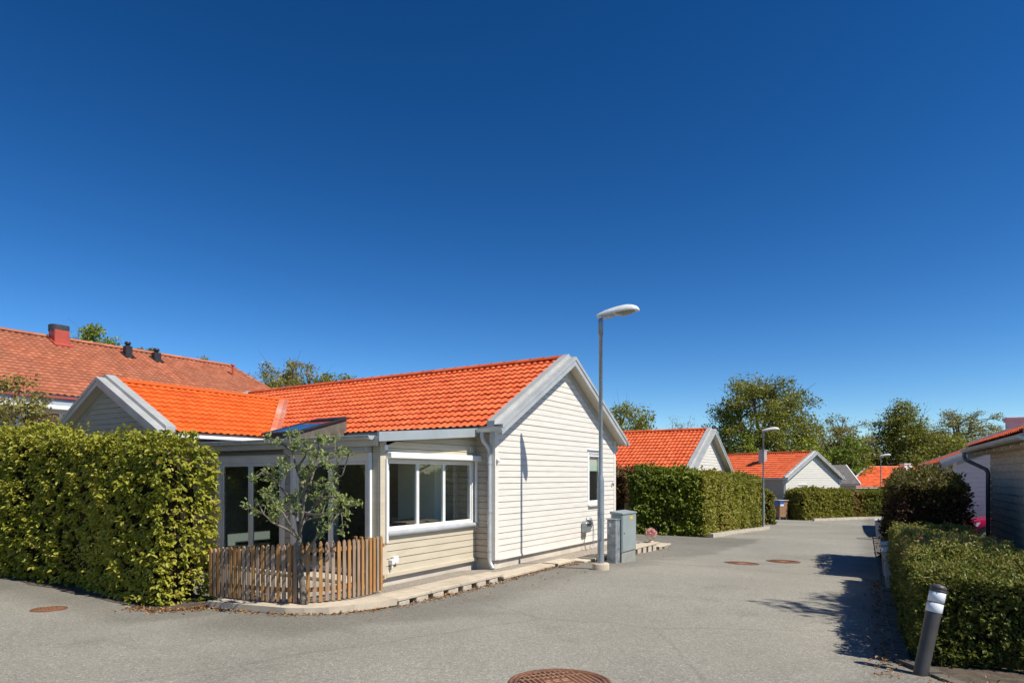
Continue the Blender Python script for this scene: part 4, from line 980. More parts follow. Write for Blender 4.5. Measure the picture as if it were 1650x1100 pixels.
# big trees along the end of the lane
tree('tree', 'largest tree, broad leafy crown over the second lamp post', (24.2, 62), 12.5, 5.0, M['leaf_tree'], .5, .12, 180, 240, .20, .37, seed=14)
tree('tree', 'bright green bush left of the second lamp, at the foot of the largest tree', (19.3, 52), 6.2, 2.1, M['leaf_bush'], .15, .05, 40, 120, .22, .6, seed=15, shape='cone')
tree('tree', 'yellow-green feathery tree between the largest tree and the far gable', (26.8, 58), 6.6, 2.4, M['leaf_spring'], .18, .08, 44, 110, .22, .6, seed=16, shape='cone')
tree('tree', 'open half-leafed tree right of the largest tree', (33.6, 66), 9.0, 3.3, M['leaf_bud'], .32, .25, 120, 120, .16, .34, seed=17, hollow=.4)
tree('tree', 'round bright bush behind the dark shed roof', (31.6, 60), 6.5, 2.3, M['leaf_bush'], .15, .06, 44, 120, .23, .6, seed=18)
tree('tree', 'tall olive tree behind the hipped orange roof', (39.8, 65), 10.7, 4.7, M['leaf_tree'], .45, .1, 160, 220, .20, .39, seed=19, shape='cone')
tree('tree', 'leafy lower spread of trees right of the tall olive tree', (43.0, 64), 7.4, 3.2, M['leaf_tree'], .25, .1, 80, 150, .21, .5, seed=20)
tree('tree', 'wide open tree with black branches beside the white chimney', (48.6, 69), 10.3, 3.7, M['leaf_bud'], .40, .2, 120, 110, .16, .32, seed=21, shape='vase', hollow=.55)
tree('tree', 'dark low trees filling the gap left of the hipped roof', (36.0, 70), 6.8, 3.0, M['leaf_tree'], .25, .05, 56, 110, .28, .55, seed=24)
tree('tree', 'thin twiggy tree just behind the broad white chimney', (31.3, 41), 6.1, 1.5, M['leaf_bud'], .10, .3, 24, 16, .12, .5, seed=22)
# the tree behind the brown house whose shadow dapples the road
tree('tree', 'leafy garden tree standing behind the brown boarded house', R2W(9.6, 7.6), 9.9, 1.4, M['leaf_tree'], .16, .75, 60, 70, .13, .5, seed=23)

# ---------------------------------------------------------------- terrace, low stone edges and the picket fence
curve = [(334,979,-1.75),(376,983,-1.745),(420,986,-1.74),(460,989.5,-1.74),(490,990,-1.74),(530,989.5,-1.745),(570,986,-1.75),(610,981,-1.755),(640,977,-1.765)]
cw = [at(*c) for c in curve]
def offset(pts, d):
    out = []
    for i, p in enumerate(pts):
        a = Vector(pts[max(i-1, 0)]); b = Vector(pts[min(i+1, len(pts)-1)]); t = (b-a).normalized(); n_ = Vector((-t.y, t.x)); out.append((p[0] + n_.x*d, p[1] + n_.y*d))
    return out
cin = offset(cw, .36)
e = thing('low_wall', 'curved tan slab edge wrapping the foot of the picket fence', 'edging', (*cw[4], -1.75))
def P3(p, z, o=e): return (p[0]-o.location.x, p[1]-o.location.y, z-o.location.z)
mb = MB(); top = [-1.655 - .0*k for k in range(len(cw))]
for i in range(len(cw)-1):
    g = .004; a, b = Vector(cw[i]), Vector(cw[i+1]); ai, bi = Vector(cin[i]), Vector(cin[i+1])
    if i % 2 == 0: a = a.lerp(b, .006); ai = ai.lerp(bi, .006)
    for zl, zh in ((top[i]-.085, top[i]),):
        mb.hexa([P3(a, zl), P3(b, zl), P3(bi, zl), P3(ai, zl), P3(a, zh), P3(b, zh), P3(bi, zh), P3(ai, zh)])
mb.build('cap', M['concrete'], e)
mb = MB(); c1, c2 = offset(cw, .05), offset(cw, .34)
for i in range(len(cw)-1):
    mb.hexa([P3(c1[i], -1.9), P3(c1[i+1], -1.9), P3(c2[i+1], -1.9), P3(c2[i], -1.9), P3(c1[i], -1.74), P3(c1[i+1], -1.74), P3(c2[i+1], -1.74), P3(c2[i], -1.74)])
mb.build('footing', M['block'], e)
lab = ['longest tan slab edge on spaced blocks, under the bay window', 'tan slab edge on spaced blocks ending at the lamp post foot', 'tan slab edge on spaced blocks between grey cabinets and flower urn', 'lowest short slab edge running out past the flower urn']
_d = Vector(cw[-1]) - A0; UE = _d.dot(U) + .01; VF = _d.dot(Vv); print('edge', UE, VF)
for k, (u0, u1, zt) in enumerate(((UE, -.95, -1.655), (-.94, 1.72, -1.715), (2.15, 6.72, -1.80), (6.73, 7.7, -1.925))):
    c = L2W(u0, VF); s = thing('low_wall', lab[k], 'edging', (c[0], c[1], zt), rh, 'stepped slab edges along the gable')
    L_ = u1-u0; mb = MB(); x = 0
    while x < L_-.02:
        x1 = min(x+.70, L_); mb.box(x+.003, x1-.003, 0, .34, -.048, random.uniform(-.003, .003), None, .008); x = x1
    mb.build('cap', M['concrete'], s)
    n_ = int(L_/.37); 
    for i in range(n_):
        x = .04 + i*(L_-.08)/n_; hh = -(gz(*L2W(u0+x, VF))-zt) + .1; d = random.uniform(.004, .018)
        mb = MB(); mb.box(x, x+.235+random.uniform(-.02, .02), d, .30, -hh-.1, -.049, None, .01); mb.build('block', M['block'], s)
    mb = MB(); mb.box(.02, L_-.02, .18, .36, -.5, -.06); mb.build('backing', M['soil'], s)
# terrace surface between the edges and the walls (house frame)
def strip(name, outer, inner, m):
    mb = MB(); mb.grid([[tuple(p) for p in outer], [tuple(p) for p in inner]], False); return structure(mb.build(name, m))
us = np.linspace(UE, 6.7, 24)
def wall_v(u): return .46 if u < -.02 else .05
go = []; gi = []; gm_ = []
for u in us:
    zt = -1.665 if u < -.95 else (-1.725 if u < 1.9 else -1.81); po, pi = L2W(u, VF+.36), L2W(u, wall_v(u)); pm = L2W(u, VF+.36 + (wall_v(u)-VF-.36)*.22)
    go.append((*po, zt-.004)); gi.append((*pi, -1.775)); gm_.append((*pm, zt-.02))
strip('slab_path', go, gm_, M['concrete']); strip('gravel_strip', [(p[0], p[1], p[2]+.002) for p in gm_], gi, M['gravel'])
ti = [L2W(-2.6, v) for v in (5.0, 4.2, 3.4, 2.8, 2.2, 1.6, 1.1, .7, .44)]
strip('terrace_paving', [(p[0], p[1], -1.668) for p in cin], [(p[0], p[1], -1.70) for p in ti], M['paver'])
# soil under the hedges and along the right edge
def soil(name, pts_o, pts_i, dz, m=M['soil']):
    mb = MB(); mb.grid([[(x, y, gz(x, y)+dz) for x, y in pts_o], [(x, y, gz(x, y)+dz+.03) for x, y in pts_i]], False); return structure(mb.build(name, m))
sl_ = [(-5.52 + .05*math.sin(3*k), 1.55 + (k-.2)*.6) for k in range(16)]
soil('hedge_soil', [L2W(u, v) for u, v in sl_], [L2W(-4.6, v) for u, v in sl_], .006)
soil('hedge_soil', [L2W(-5.6, 1.45), L2W(-5.3, 1.30), L2W(-5.0, 1.22), L2W(-4.6, 1.2)], [L2W(-5.4, 1.9), L2W(-5.2, 1.9), L2W(-5.0, 1.9), L2W(-4.6, 1.9)], .009)
aa = np.linspace(6.1, 30, 40)
soil('bed_soil', [R2W(a, .30 + .55*max(0, 6.9-a)) for a in aa], [R2W(a, 2.6) for a in aa], .02)
soil('bed_soil', [(hc.x + U.x*t - Vv.x*.12, hc.y + U.y*t - Vv.y*.12) for t in np.linspace(-.2, 10.2, 12)], [(hc.x + U.x*t + Vv.x*1.2, hc.y + U.y*t + Vv.y*1.2) for t in np.linspace(-.2, 10.2, 12)], .02)
def kerb_line(name, label, pts, hgt=.10, wid=.12, seg=.5, m='block'):
    k = thing(name, label, 'kerb', (*pts[0], gz(*pts[0]))); mb = MB()
    for a, b in zip(pts, pts[1:]):
        a, b = Vector(a), Vector(b); L_ = (b-a).length; d = (b-a)/L_; nn = Vector((-d.y, d.x)); q_ = int(L_/seg)+1
        for i in range(q_):
            s, e_ = a + d*(L_*i/q_+.006), a + d*(L_*(i+1)/q_-.006); zz = random.uniform(-.012, .012)
            c = [s, e_, e_+nn*wid, s+nn*wid]; z0 = [gz(*p)-k.location.z for p in c]
            mb.hexa([(p.x-k.location.x, p.y-k.location.y, z-.1) for p, z in zip(c, z0)] + [(p.x-k.location.x, p.y-k.location.y, z+hgt+zz) for p, z in zip(c, z0)])
    mb.build('kerb_stones', M[m], k); return k
kerb_line('kerb', 'dark worn kerb along the right edge of the road', [R2W(a, .24 + .6*max(0, 6.9-a)) for a in (30, 25, 20, 17, 14, 12, 10, 8.5, 7.4, 6.9, 6.5, 6.1)], .035, m='dark_stone')
kerb_line('kerb', 'grey block kerb below the long roadside hedge', [(hc.x + U.x*t - Vv.x*.22, hc.y + U.y*t - Vv.y*.22) for t in (10.0, 7, 4, 1, -.1)], .14, .16, .28)
kerb_line('kerb', 'low pale kerb under the far hedges', [(fx[0]+8.2, fx[1]+1.9), (fx[0]+4.4, fx[1]+1.2), (fx[0]+.3, fx[1]-.7)], .14, .15, .7)

# picket fence
fl = [L2W(*p) for p in ((-4.80, 1.42), (-4.72, .78), (-4.60, .30), (-4.42, -.05), (-4.12, -.25), (-3.75, -.30), (-3.30, -.27))]
pl = [Vector(fl[0])]
for a, b, c, d in zip([fl[0]]+fl, fl, fl[1:], fl[2:]+[fl[-1]]):
    for k in range(1, 9):
        t = k/8; a_, b_, c_, d_ = Vector(a), Vector(b), Vector(c), Vector(d)
        pl.append(.5*((2*b_) + (c_-a_)*t + (2*a_-5*b_+4*c_-d_)*t*t + (3*b_-a_-3*c_+d_)*t**3))
cum = [0]
for a, b in zip(pl, pl[1:]): cum.append(cum[-1] + (b-a).length)
def onp(s):
    for i in range(len(cum)-1):
        if s <= cum[i+1] + 1e-9: f = (s-cum[i])/(cum[i+1]-cum[i]); return pl[i].lerp(pl[i+1], f), (pl[i+1]-pl[i]).normalized()
    return pl[-1], (pl[-1]-pl[-2]).normalized()
fz = -1.655; fence = thing('picket_fence', 'low curved fence of pointed pickets, alternating tan and grey, around the terrace', 'fence', (pl[0].x, pl[0].y, fz))
NP = 36; tot = cum[-1]
hgt = lambda f: .66 + .13*min(1, f/.55)
for i in range(NP):
    f = i/(NP-1); p, t = onp(f*tot); n_ = Vector((t.y, -t.x)); H = hgt(f)
    mx = Matrix(((t.x, n_.x, 0, p.x-pl[0].x), (t.y, n_.y, 0, p.y-pl[0].y), (0, 0, 1, 0), (0, 0, 0, 1)))
    wd = .0225; mb = MB(); y0, y1 = .0, .024; b0 = .012 + random.uniform(0, .012); H += random.uniform(-.008, .008)
    prof = [(-wd, b0), (wd, b0), (wd, H-.035), (.008, H), (-.008, H), (-wd, H-.035)]
    for y in (y0, y1): mb.face([mx @ Vector((x, y, z)) for x, z in prof])
    for (xa, za), (xb, zb) in zip(prof, prof[1:]+prof[:1]): mb.face([mx @ Vector(q_) for q_ in ((xa, y0, za), (xb, y0, zb), (xb, y1, zb), (xa, y1, za))])
    mb.build('picket', M['picket_tan'] if (i % 5 in (0, 2) or i in (6, 19, 33)) else M['picket_grey'], fence)
for hh in (.17, -.09):
    mb = MB(); rows = []
    for k in range(41):
        p, t = onp(tot*k/40); n_ = Vector((t.y, -t.x)); z = hh if hh > 0 else hgt(k/40)+hh-.02; x, y = p.x-pl[0].x, p.y-pl[0].y
        rows.append([(x + n_.x*d, y + n_.y*d, z+q_) for d, q_ in ((-.004, -.028), (-.004, .028), (-.032, .028), (-.032, -.028))])
    mb.grid(rows, False, True); mb.build('rail', M['picket_tan'], fence)
for f in (0, .5, 1):
    p, t = onp(tot*f); n_ = Vector((t.y, -t.x)); c = p - n_*.07 - pl[0]
    mb = MB(); mb.box(c.x-.033, c.x+.033, c.y-.033, c.y+.033, .0, hgt(f)-.03, None, .004); mb.build('post', M['picket_tan'], fence)
# return panel of the fence towards the wall
pr = thing('picket_fence', 'short end panel of tan pickets against the corner of the cream wall', 'fence', (*L2W(-3.22, -.20), fz), rh)
for i in range(5):
    mb = MB(); x = .0 + i*.01; y = .03 + i*.13; mb.box(x-.012, x+.012, y-.03, y+.03, .0, .745, None, .006); mb.build('picket', M['picket_tan'], pr)
mb = MB(); mb.box(.03, .06, -.02, .62, .16, .21); mb.box(.03, .06, -.02, .62, .62, .67); mb.build('rail', M['picket_tan'], pr)

# ---------------------------------------------------------------- the young fruit tree in front of the fence
tx, ty = at(491, 973, -1.655); ft = thing('tree', 'young grey-green fruit tree with twisted limbs in front of the picket fence', 'tree', (tx, ty, -1.66))
def W3(px, py, dy=0.0): Y = ty+dy; return Vector(((px-CX)/F*Y - tx, dy, (HY-py)/F*Y + 1.66))
mb = MB(); rt = random.Random(5)
trunk = [W3(491, 976), W3(487, 940), W3(482, 905), W3(481, 880), W3(483, 862)]
mb.tube(trunk, [.048, .038, .035, .037, .031], 10)
limb = [[(483,868,0),(462,852,-.1),(440,842,-.2),(425,828,-.25),(417,812,-.25)], [(483,862,0),(478,830,.1),(470,805,.1),(452,785,.05),(440,770,0),(425,758,-.1),(408,772,-.15)],
        [(483,862,0),(488,825,-.1),(490,790,-.15),(478,755,-.1),(470,725,-.05),(465,700,0)], [(487,905,0),(500,880,-.2),(512,862,-.3),(530,845,-.35),(548,825,-.3),(560,815,-.25)],
        [(486,845,0),(505,815,.2),(522,790,.25),(535,775,.2),(552,765,.2),(563,728,.15)], [(489,810,-.1),(500,780,.1),(508,750,.2),(514,725,.2),(512,705,.15)], [(506,815,.2),(525,800,-.1),(545,800,-.2),(556,812,-.3)],
        [(478,830,.1),(460,820,.2),(440,800,.3),(425,795,.3)], [(490,790,-.15),(500,760,-.3),(520,745,-.35),(540,735,-.3),(540,705,-.25)], [(470,725,0),(450,712,.1),(432,705,.1)], [(483,868,0),(470,850,-.35),(455,825,-.5),(445,815,-.55)],
        [(489,825,0),(510,830,-.4),(530,825,-.5)], [(486,840,0),(500,835,.4),(525,830,.5),(540,820,.5)], [(478,755,-.1),(492,735,-.2),(495,712,-.2)]]
LP = []
for l in limb:
    pts = [W3(*p) for p in l]; n_ = len(pts); r0 = .018 if len(l) > 5 else .014
    mb.tube(pts, [r0*(1-.8*k/(n_-1))+.004 for k in range(n_)], 7)
    for a, b in zip(pts[1:], pts[2:]):
        for k in range(2):
            q = a.lerp(b, rt.random()); e_ = q + Vector((rt.gauss(0, .11), rt.gauss(0, .13), rt.gauss(.05, .09)))
            mb.tube([q, q.lerp(e_, .5)+Vector((0, 0, .015)), e_], [.007, .005, .003], 5, cap=False); LP += [q.lerp(e_, .6), e_, e_]
    LP += [pts[-1]]*3
mb.build('trunk', M['bark_pale'], ft)
LP = np.array([tuple(p) for p in LP]); per = 8
B = np.repeat(LP, per, 0) + rng.normal(0, .024, (len(LP)*per, 3)); D = unit(len(B)) + np.array([0, 0, .35]); Nl = unit(len(B))*.6 + np.array([0, 0, .8])
V, Fq = leaf_cards(B, Nl, D, .052, .48, .3); np_mesh('crown', V, Fq, M['leaf_grey'], ft, np.repeat(np.clip(rng.normal(.5, .24, len(B)), 0, 1), 2))

# ---------------------------------------------------------------- street lamps
def lamp(label, x, y, zbase, H, aim):
    t = thing('street_lamp', label, 'street lamp', (x, y, zbase), aim, 'street lamps along the lane')
    mb = MB(); mb.lathe([(.155, -.15), (.155, .10), (.145, .115), (.06, .115)], 28); mb.build('base_ring', M['concrete'], t)
    mb = MB(); mb.lathe([(.062, .05), (.062, 1.62), (.060, 1.66), (.040, 1.74), (.037, 1.76), (.035, H-.30), (.045, H-.295), (.045, H-.03), (.03, H)], 20)
    mb.tube([(.055, .02, .9), (.075, .03, .9)], .012, 6); mb.box(-.03, .03, -.068, -.058, .55, .95)
    mb.lathe([(.066, 1.02), (.066, 1.05)], 20)
    mb.build('pole', M['lamp_pole'], t)
    mb = MB(); rows = []; n_ = 20                            # head: long shell, flat below, rounded tip
    prof = [(-.07, .030, .035, .0), (-.02, .048, .055, .0), (.08, .075, .085, .0), (.22, .098, .105, .0), (.36, .112, .118, .0), (.48, .113, .118, .0), (.58, .10, .10, -.005), (.66, .07, .068, -.012), (.70, .03, .03, -.02), (.71, .002, .004, -.025)]
    for x_, wv, hv, dz in prof:
        rows.append([(x_, wv*math.cos(q), H + .05 + x_*.11 + dz + (hv*math.sin(q) if math.sin(q) > 0 else .028*math.sin(q))) for q in [2*math.pi*k/n_ for k in range(n_)]])
    mb.grid(rows, True, True); mb.face(rows[0])
    hd = mb.build('lamp_head', M['lamp_head'], t)
    mb = MB(); rows = []
    for x_, wv, dp in ((.26, .06, .0), (.30, .088, .03), (.42, .10, .052), (.54, .092, .045), (.63, .06, .02), (.66, .02, .0)):
        rows.append([(x_, wv*math.cos(q), H + .028 + x_*.11 - dp*abs(math.sin(q))**.8 - (0 if dp else 0)) for q in [math.pi*k/12 for k in range(13)]])
    mb.grid(rows); mb.build('lens', M['lens'], hd)
    mb = MB(); mb.hexa([(0, -.06, H+.0), (.24, -.075, H+.02), (.24, .075, H+.02), (0, .06, H+.0), (0, -.05, H+.05), (.24, -.07, H+.09), (.24, .07, H+.09), (0, .05, H+.05)]); mb.build('gear_cover', M['flashing'], hd)
    return t
aim = math.atan2(-.537, .8436) 
lx, ly = at(968, 912, -1.69)
lamp('tall grey street lamp nearest, standing before the white gable', lx, ly, gz(lx, ly), (HY-513)/F*ly - gz(lx, ly), aim + .25)
x2, y2 = at(1230, 852, -2.58); lamp('grey street lamp in the middle distance at the end of the roadside hedge', x2, y2, gz(x2, y2), (HY-692)/F*y2 - gz(x2, y2) - .1, aim + .25)
lamp('farthest street lamp, in front of the hipped orange roof', 28.9, 50.0, gz(28.9, 50), 1.45 - gz(28.9, 50), aim + .25)

# ---------------------------------------------------------------- cabinets, urn, covers, bollard, bins, car
cx, cy = L2W(2.71, -1.43); cab = thing('utility_cabinet', 'larger grey-green utility cabinet with yellow sticker beside the lamp post', 'utility cabinet', (cx, cy, gz(cx, cy)), rh)
mb = MB(); mb.box(.01, .77, .01, .25, -.1, .20, None, .008); mb.build('base', mat('cabinet_base', (.30, .31, .28), (.25, .26, .235), 6, .7), cab)
mb = MB(); mb.box(0, .78, 0, .26, .205, 1.02, None, .012); mb.build('body', M['cabinet'], cab)
mb = MB(); mb.hexa([(-.015, -.02, 1.022), (.795, -.02, 1.022), (.795, .275, 1.022), (-.015, .275, 1.022), (-.015, -.02, 1.05), (.795, -.02, 1.05), (.795, .275, 1.085), (-.015, .275, 1.085)]); mb.build('lid', M['cabinet'], cab)
mb = MB(); mb.box(.02, .76, -.012, -.001, .23, 1.0, None, .004); dr = mb.build('door', M['cabinet'], cab)
mb = MB(); mb.box(.40, .54, -.016, -.0125, .90, .965); mb.build('sticker', M['yellow'], dr)
mb = MB(); mb.tube([(.08, -.02, .62), (.08, -.012, .62)], .016, 10); mb.build('lock', M['black'], dr)
cx, cy = L2W(2.44, -1.40); cb2 = thing('utility_cabinet', 'smaller mottled galvanised cabinet in front of the larger one', 'utility cabinet', (cx, cy, gz(cx, cy)), rh)
mb = MB(); mb.box(0, .22, 0, .20, -.1, .90, None, .006); mb.build('body', mat('mottled_zinc', (.40, .43, .44), (.20, .225, .235), 9, .45, .02, metal=.4, detail=8), cb2)
mb = MB(); mb.box(-.012, .232, -.012, .212, .902, .925, None, .005); mb.build('lid', M['galv'], cb2)
mb = MB(); mb.box(-.004, -.001, .10, .15, .76, .84); mb.build('label_plate', M['trim_white'], cb2)
ux, uy = L2W(6.42, -.70); un = thing('flower_urn', 'pale footed urn topped with a ball of pink flowers on the slab edge', 'urn', (ux, uy, -1.80))
mb = MB(); mb.lathe([(0, 0), (.085, 0), (.09, .02), (.05, .05), (.045, .08), (.10, .12), (.135, .17), (.14, .20), (.12, .20), (0, .17)], 24); mb.build('urn', M['urn'], un)
n_ = 210; dv = unit(n_); dv[:, 2] = np.abs(dv[:, 2])*1.15 - .35; P_ = dv*.135 + np.array([0, 0, .25]); B = np.repeat(P_, 6, 0); D = unit(len(B)) + np.repeat(dv, 6, 0)*.9
V, Fq = leaf_cards(B, np.repeat(dv, 6, 0) + unit(len(B))*.3, D, .036, .9, .2); np_mesh('flowers', V, Fq, M['pink'], un, np.repeat(np.clip(np.repeat(rng.normal(.5, .25, n_), 6) + rng.normal(0, .1, len(B)), 0, 1), 2))

def cover(label, x, y, r, detail, rot=0):
    z = gz(x, y); n1 = .15; gx, gy = (gz(x+n1, y)-gz(x-n1, y))/(2*n1), (gz(x, y+n1)-gz(x, y-n1))/(2*n1)
    t = thing('manhole_cover', label, 'manhole cover', (x, y, z+.004), 0, 'round iron covers in the asphalt')
    t.rotation_euler = (math.atan(gy), -math.atan(gx), rot)
    mb = MB(); mb.lathe([(r*1.0, -.02), (r*1.0, .004), (r*.945, .007), (r*.94, .001), (r*.90, .001), (r*.895, .006), (r*.84, .006), (r*.835, -.002)], 64); mb.build('frame', M['rust'], t)
    mb = MB(); mb.lathe([(r*.83, -.01), (r*.83, .0), (0, .0)], 64); ld = mb.build('lid', M['rust'], t)
    mb = MB(); R_ = r*.80; n_ = detail
    def bar(x0, y0, x1, y1, wd, hh=.005):
        d = Vector((x1-x0, y1-y0)); 
        if d.length < .01: return
        d.normalize(); s = Vector((-d.y, d.x))*wd
        mb.hexa([(x0-s.x, y0-s.y, 0), (x1-s.x, y1-s.y, 0), (x1+s.x, y1+s.y, 0), (x0+s.x, y0+s.y, 0), (x0-s.x*.7, y0-s.y*.7, hh), (x1-s.x*.7, y1-s.y*.7, hh), (x1+s.x*.7, y1+s.y*.7, hh), (x0+s.x*.7, y0+s.y*.7, hh)])
    for i in range(n_):
        v = -R_ + (i+.5)*2*R_/n_; c = math.sqrt(max(R_*R_ - v*v, 0)); k = r*.30
        if abs(v) < k and n_ > 8:
            bar(v, -c, v, -k, r*.022); bar(v, k, v, c, r*.022)
        else: bar(v, -c, v, c, r*.022)
    for i in range(n_):
        v = -R_ + (i+.5)*2*R_/n_; c = math.sqrt(max(R_*R_ - v*v, 0))
        if i % 2 and abs(v) > r*.32: bar(-c, v, c, v, r*.014, .003)
    if n_ > 8:                                                  # cast emblem blocks in the middle
        for yy in (-.14, .14):
            for xx in (-.18, .0, .18): bar(r*(xx-.07), r*(yy-.05), r*(xx+.07), r*(yy-.05), r*.02); bar(r*(xx-.07), r*(yy+.05), r*(xx+.07), r*(yy+.05), r*.02); bar(r*(xx-.07), r*(yy-.05), r*(xx-.07), r*(yy+.05), r*.02)
    if mb.v: mb.build('cast_pattern', M['rust_bright'], ld)
    return t
x, y = at(902, 1098.5, -1.60); cover('large rusty manhole cover at the bottom edge of the frame', x, y, .40, 15, .35)
x, y = at(79, 980, -1.70); cover('small rusty round cover on the asphalt before the left hedge', x, y, .20, 7, .2)
x, y = at(1195, 908, -2.05); cover('left of the two rusty covers in the middle of the road', x, y, .385, 11, .1)
x, y = at(1262, 904, -2.08); cover('right of the two rusty covers in the middle of the road', x, y, .385, 11, .4)

bx_, by_ = at(1483, 1087, -1.72); bo_ = thing('bollard', 'leaning dark bollard with two white reflective bands before the right hedge', 'bollard', (bx_, by_, gz(bx_, by_)))
bo_.rotation_euler = (R(-3), R(14.0), 0)
mb = MB(); mb.lathe([(.054, -.1), (.057, .0), (.060, .55)], 24); mb.lathe([(.063, .665), (.063, .672)], 24); mb.build('shaft', M['bollard_dark'], bo_)
mb = MB(); mb.lathe([(.060, .55), (.0635, .555), (.0635, .628), (.060, .63)], 24); mb.build('reflective_band', M['reflect'], bo_)
mb = MB(); mb.lathe([(.060, .638), (.0635, .64), (.0635, .725), (.060, .727)], 24); mb.build('reflective_band', M['reflect'], bo_)
mb = MB(); mb.lathe([(.0605, .628), (.0605, .64)], 24); mb.build('groove', M['black'], bo_)
mb = MB(); mb.lathe([(.061, .727), (.067, .733), (.067, .742), (.060, .748), (.065, .752), (.06, .775), (.043, .79), (0, .798)], 24); mb.build('cap', M['bollard_dark'], bo_)

def bin_(label, px, py, z, sc_, rot, grp='bins tucked into the right hedge'):
    x, y = at(px, py, z); t = thing('wheelie_bin', label, 'bin', (x - .0, y, gz(x, y)), rr + rot, grp); t.scale = (sc_,)*3
    mb = MB()
    mb.hexa([(.05, .04, .06), (.45, .04, .06), (.45, .46, .06), (.05, .46, .06), (0, 0, .86), (.50, 0, .86), (.50, .52, .86), (0, .52, .86)])
    mb.hexa([(-.02, -.02, .83), (.52, -.02, .83), (.52, .54, .83), (-.02, .54, .83), (-.02, -.02, .87), (.52, -.02, .87), (.52, .54, .87), (-.02, .54, .87)])
    mb.build('body', M['bin_grey'], t)
    mb = MB(); mb.hexa([(-.04, -.03, .875), (.54, -.03, .93), (.54, .55, .93), (-.04, .55, .875), (-.02, .0, .92), (.52, .0, 1.0), (.52, .52, 1.0), (-.02, .52, .92)]); mb.build('lid', M['bin_lid'], t)
    mb = MB(); mb.tube([(.56, .02, .91), (.56, .5, .91)], .018, 8); mb.build('handle', M['black'], t)
    for y_ in (.04, .46):
        mb = MB(); mb.tube([(.44, y_-.035, .10), (.44, y_+.035, .10)], .10, 16); mb.build('wheel', M['black'], t)
    mb = MB(); mb.box(-.012, .0, .2, .32, .60, .70); mb.build('latch', M['black'], t)
    return t
bin_('grey bin with pale lid nearest in the right hedge, half hidden by leaves', 1424, 952, -1.93, .74, .0)
bin_('grey bin with pale lid just behind the nearest bin in the right hedge', 1420, 929, -2.02, .74, .0)
bin_('far pale bin at the roadside end of the copper hedge', 1410, 869, -2.32, .78, .0)

# parcel box / board by the far house
x, y = at(1256, 836, -2.70); pb = thing('notice_box', 'brown box with blue and white sign beside the wall of the far cream house', 'box', (x, y, gz(x, y)), R(10))
mb = MB(); mb.box(0, .55, 0, .9, .15, 1.15, None, .015); mb.build('body', M['brick_brown'], pb)
mb = MB(); mb.box(-.04, .60, -.05, .95, 1.155, 1.2, None, .01); mb.build('lid', M['flashing'], pb)
mb = MB(); mb.box(.03, .30, -.02, -.003, .96, 1.13); mb.build('sign', M['sign_blue'], pb)
mb = MB(); mb.box(.05, .28, -.02, -.003, .83, .95); mb.build('sign', M['sign_white'], pb)
mb = MB(); mb.box(-.02, -.003, .1, .8, .85, 1.1); mb.build('sign', M['sign_blue'], pb)
for xx, yy_ in ((.02, .02), (.47, .02), (.02, .82), (.47, .82)):
    mb = MB(); mb.box(xx, xx+.06, yy_, yy_+.06, -.1, .148); mb.build('leg', M['galv'], pb)

# crimson car in front of the pale grey gable
cp_ = R2W(25.4, 2.75); car = thing('parked_car', 'crimson hatchback parked nose left before the shaded grey gable', 'car', (cp_[0], cp_[1], gz(*cp_)), rr)
WID = 1.68
body = [(.0, .30), (.02, .55), (.10, .70), (.30, .80), (.75, .88), (1.05, .92), (1.15, .93)]
roofl = [(1.15, .93), (1.55, 1.20), (1.90, 1.38), (2.4, 1.46), (3.0, 1.44), (3.5, 1.30), (3.85, .98), (4.0, .90)]
mb = MB(); xsq = [(0, .50), (.06, .62), (.30, .79), (.75, .88), (1.15, .935), (1.6, .955), (2.4, .965), (3.2, .965), (3.85, .93), (4.02, .80), (4.06, .5)]
rows = []
for x_, zt in xsq:
    tap = .10*max(0, 1 - x_/.5)**1.5 + .05*max(0, (x_-3.7)/.4); y0, y1 = tap, WID-tap; zb_ = .30 if .3 < x_ < 3.9 else .34
    rows.append([(x_, y0+.06, zb_), (x_, y0+.01, .45), (x_, y0, min(.62, zt-.05)), (x_, y0+.05, zt-.02), (x_, y0+.16, zt+.012), (x_, (y0+y1)/2, zt+.03), (x_, y1-.16, zt+.012), (x_, y1-.05, zt-.02), (x_, y1, min(.62, zt-.05)), (x_, y1-.01, .45), (x_, y1-.06, zb_)])
mb.grid(rows); mb.face(rows[0]); mb.face(rows[-1]); mb.grid([[r[0] for r in rows], [r[-1] for r in rows]])
body_o = mb.build('body', M['car_paint'], car)
mb = MB(); rows = []
for x_, zt in [(1.12, .94), (1.55, 1.20), (1.95, 1.39), (2.45, 1.46), (3.05, 1.44), (3.5, 1.31), (3.88, .96)]:
    tt = (zt-.94)/.52; rows.append([(x_, .07+.16*tt, zt-.02 if zt < 1 else zt-.05), (x_, .16+.14*tt, zt), (x_, WID/2, zt+.025), (x_, WID-.16-.14*tt, zt), (x_, WID-.07-.16*tt, zt-.02 if zt < 1 else zt-.05)])
mb.grid(rows[2:5]); roof_o = mb.build('roof', M['car_paint'], car)
gcar = mat('car_glass', (.02, .025, .03), None, 1, .04, spec=.8)
mb = MB(); mb.grid(rows[0:3]); mb.build('windscreen', gcar, car)
mb = MB(); mb.grid(rows[4:]); mb.build('rear_window', gcar, car)
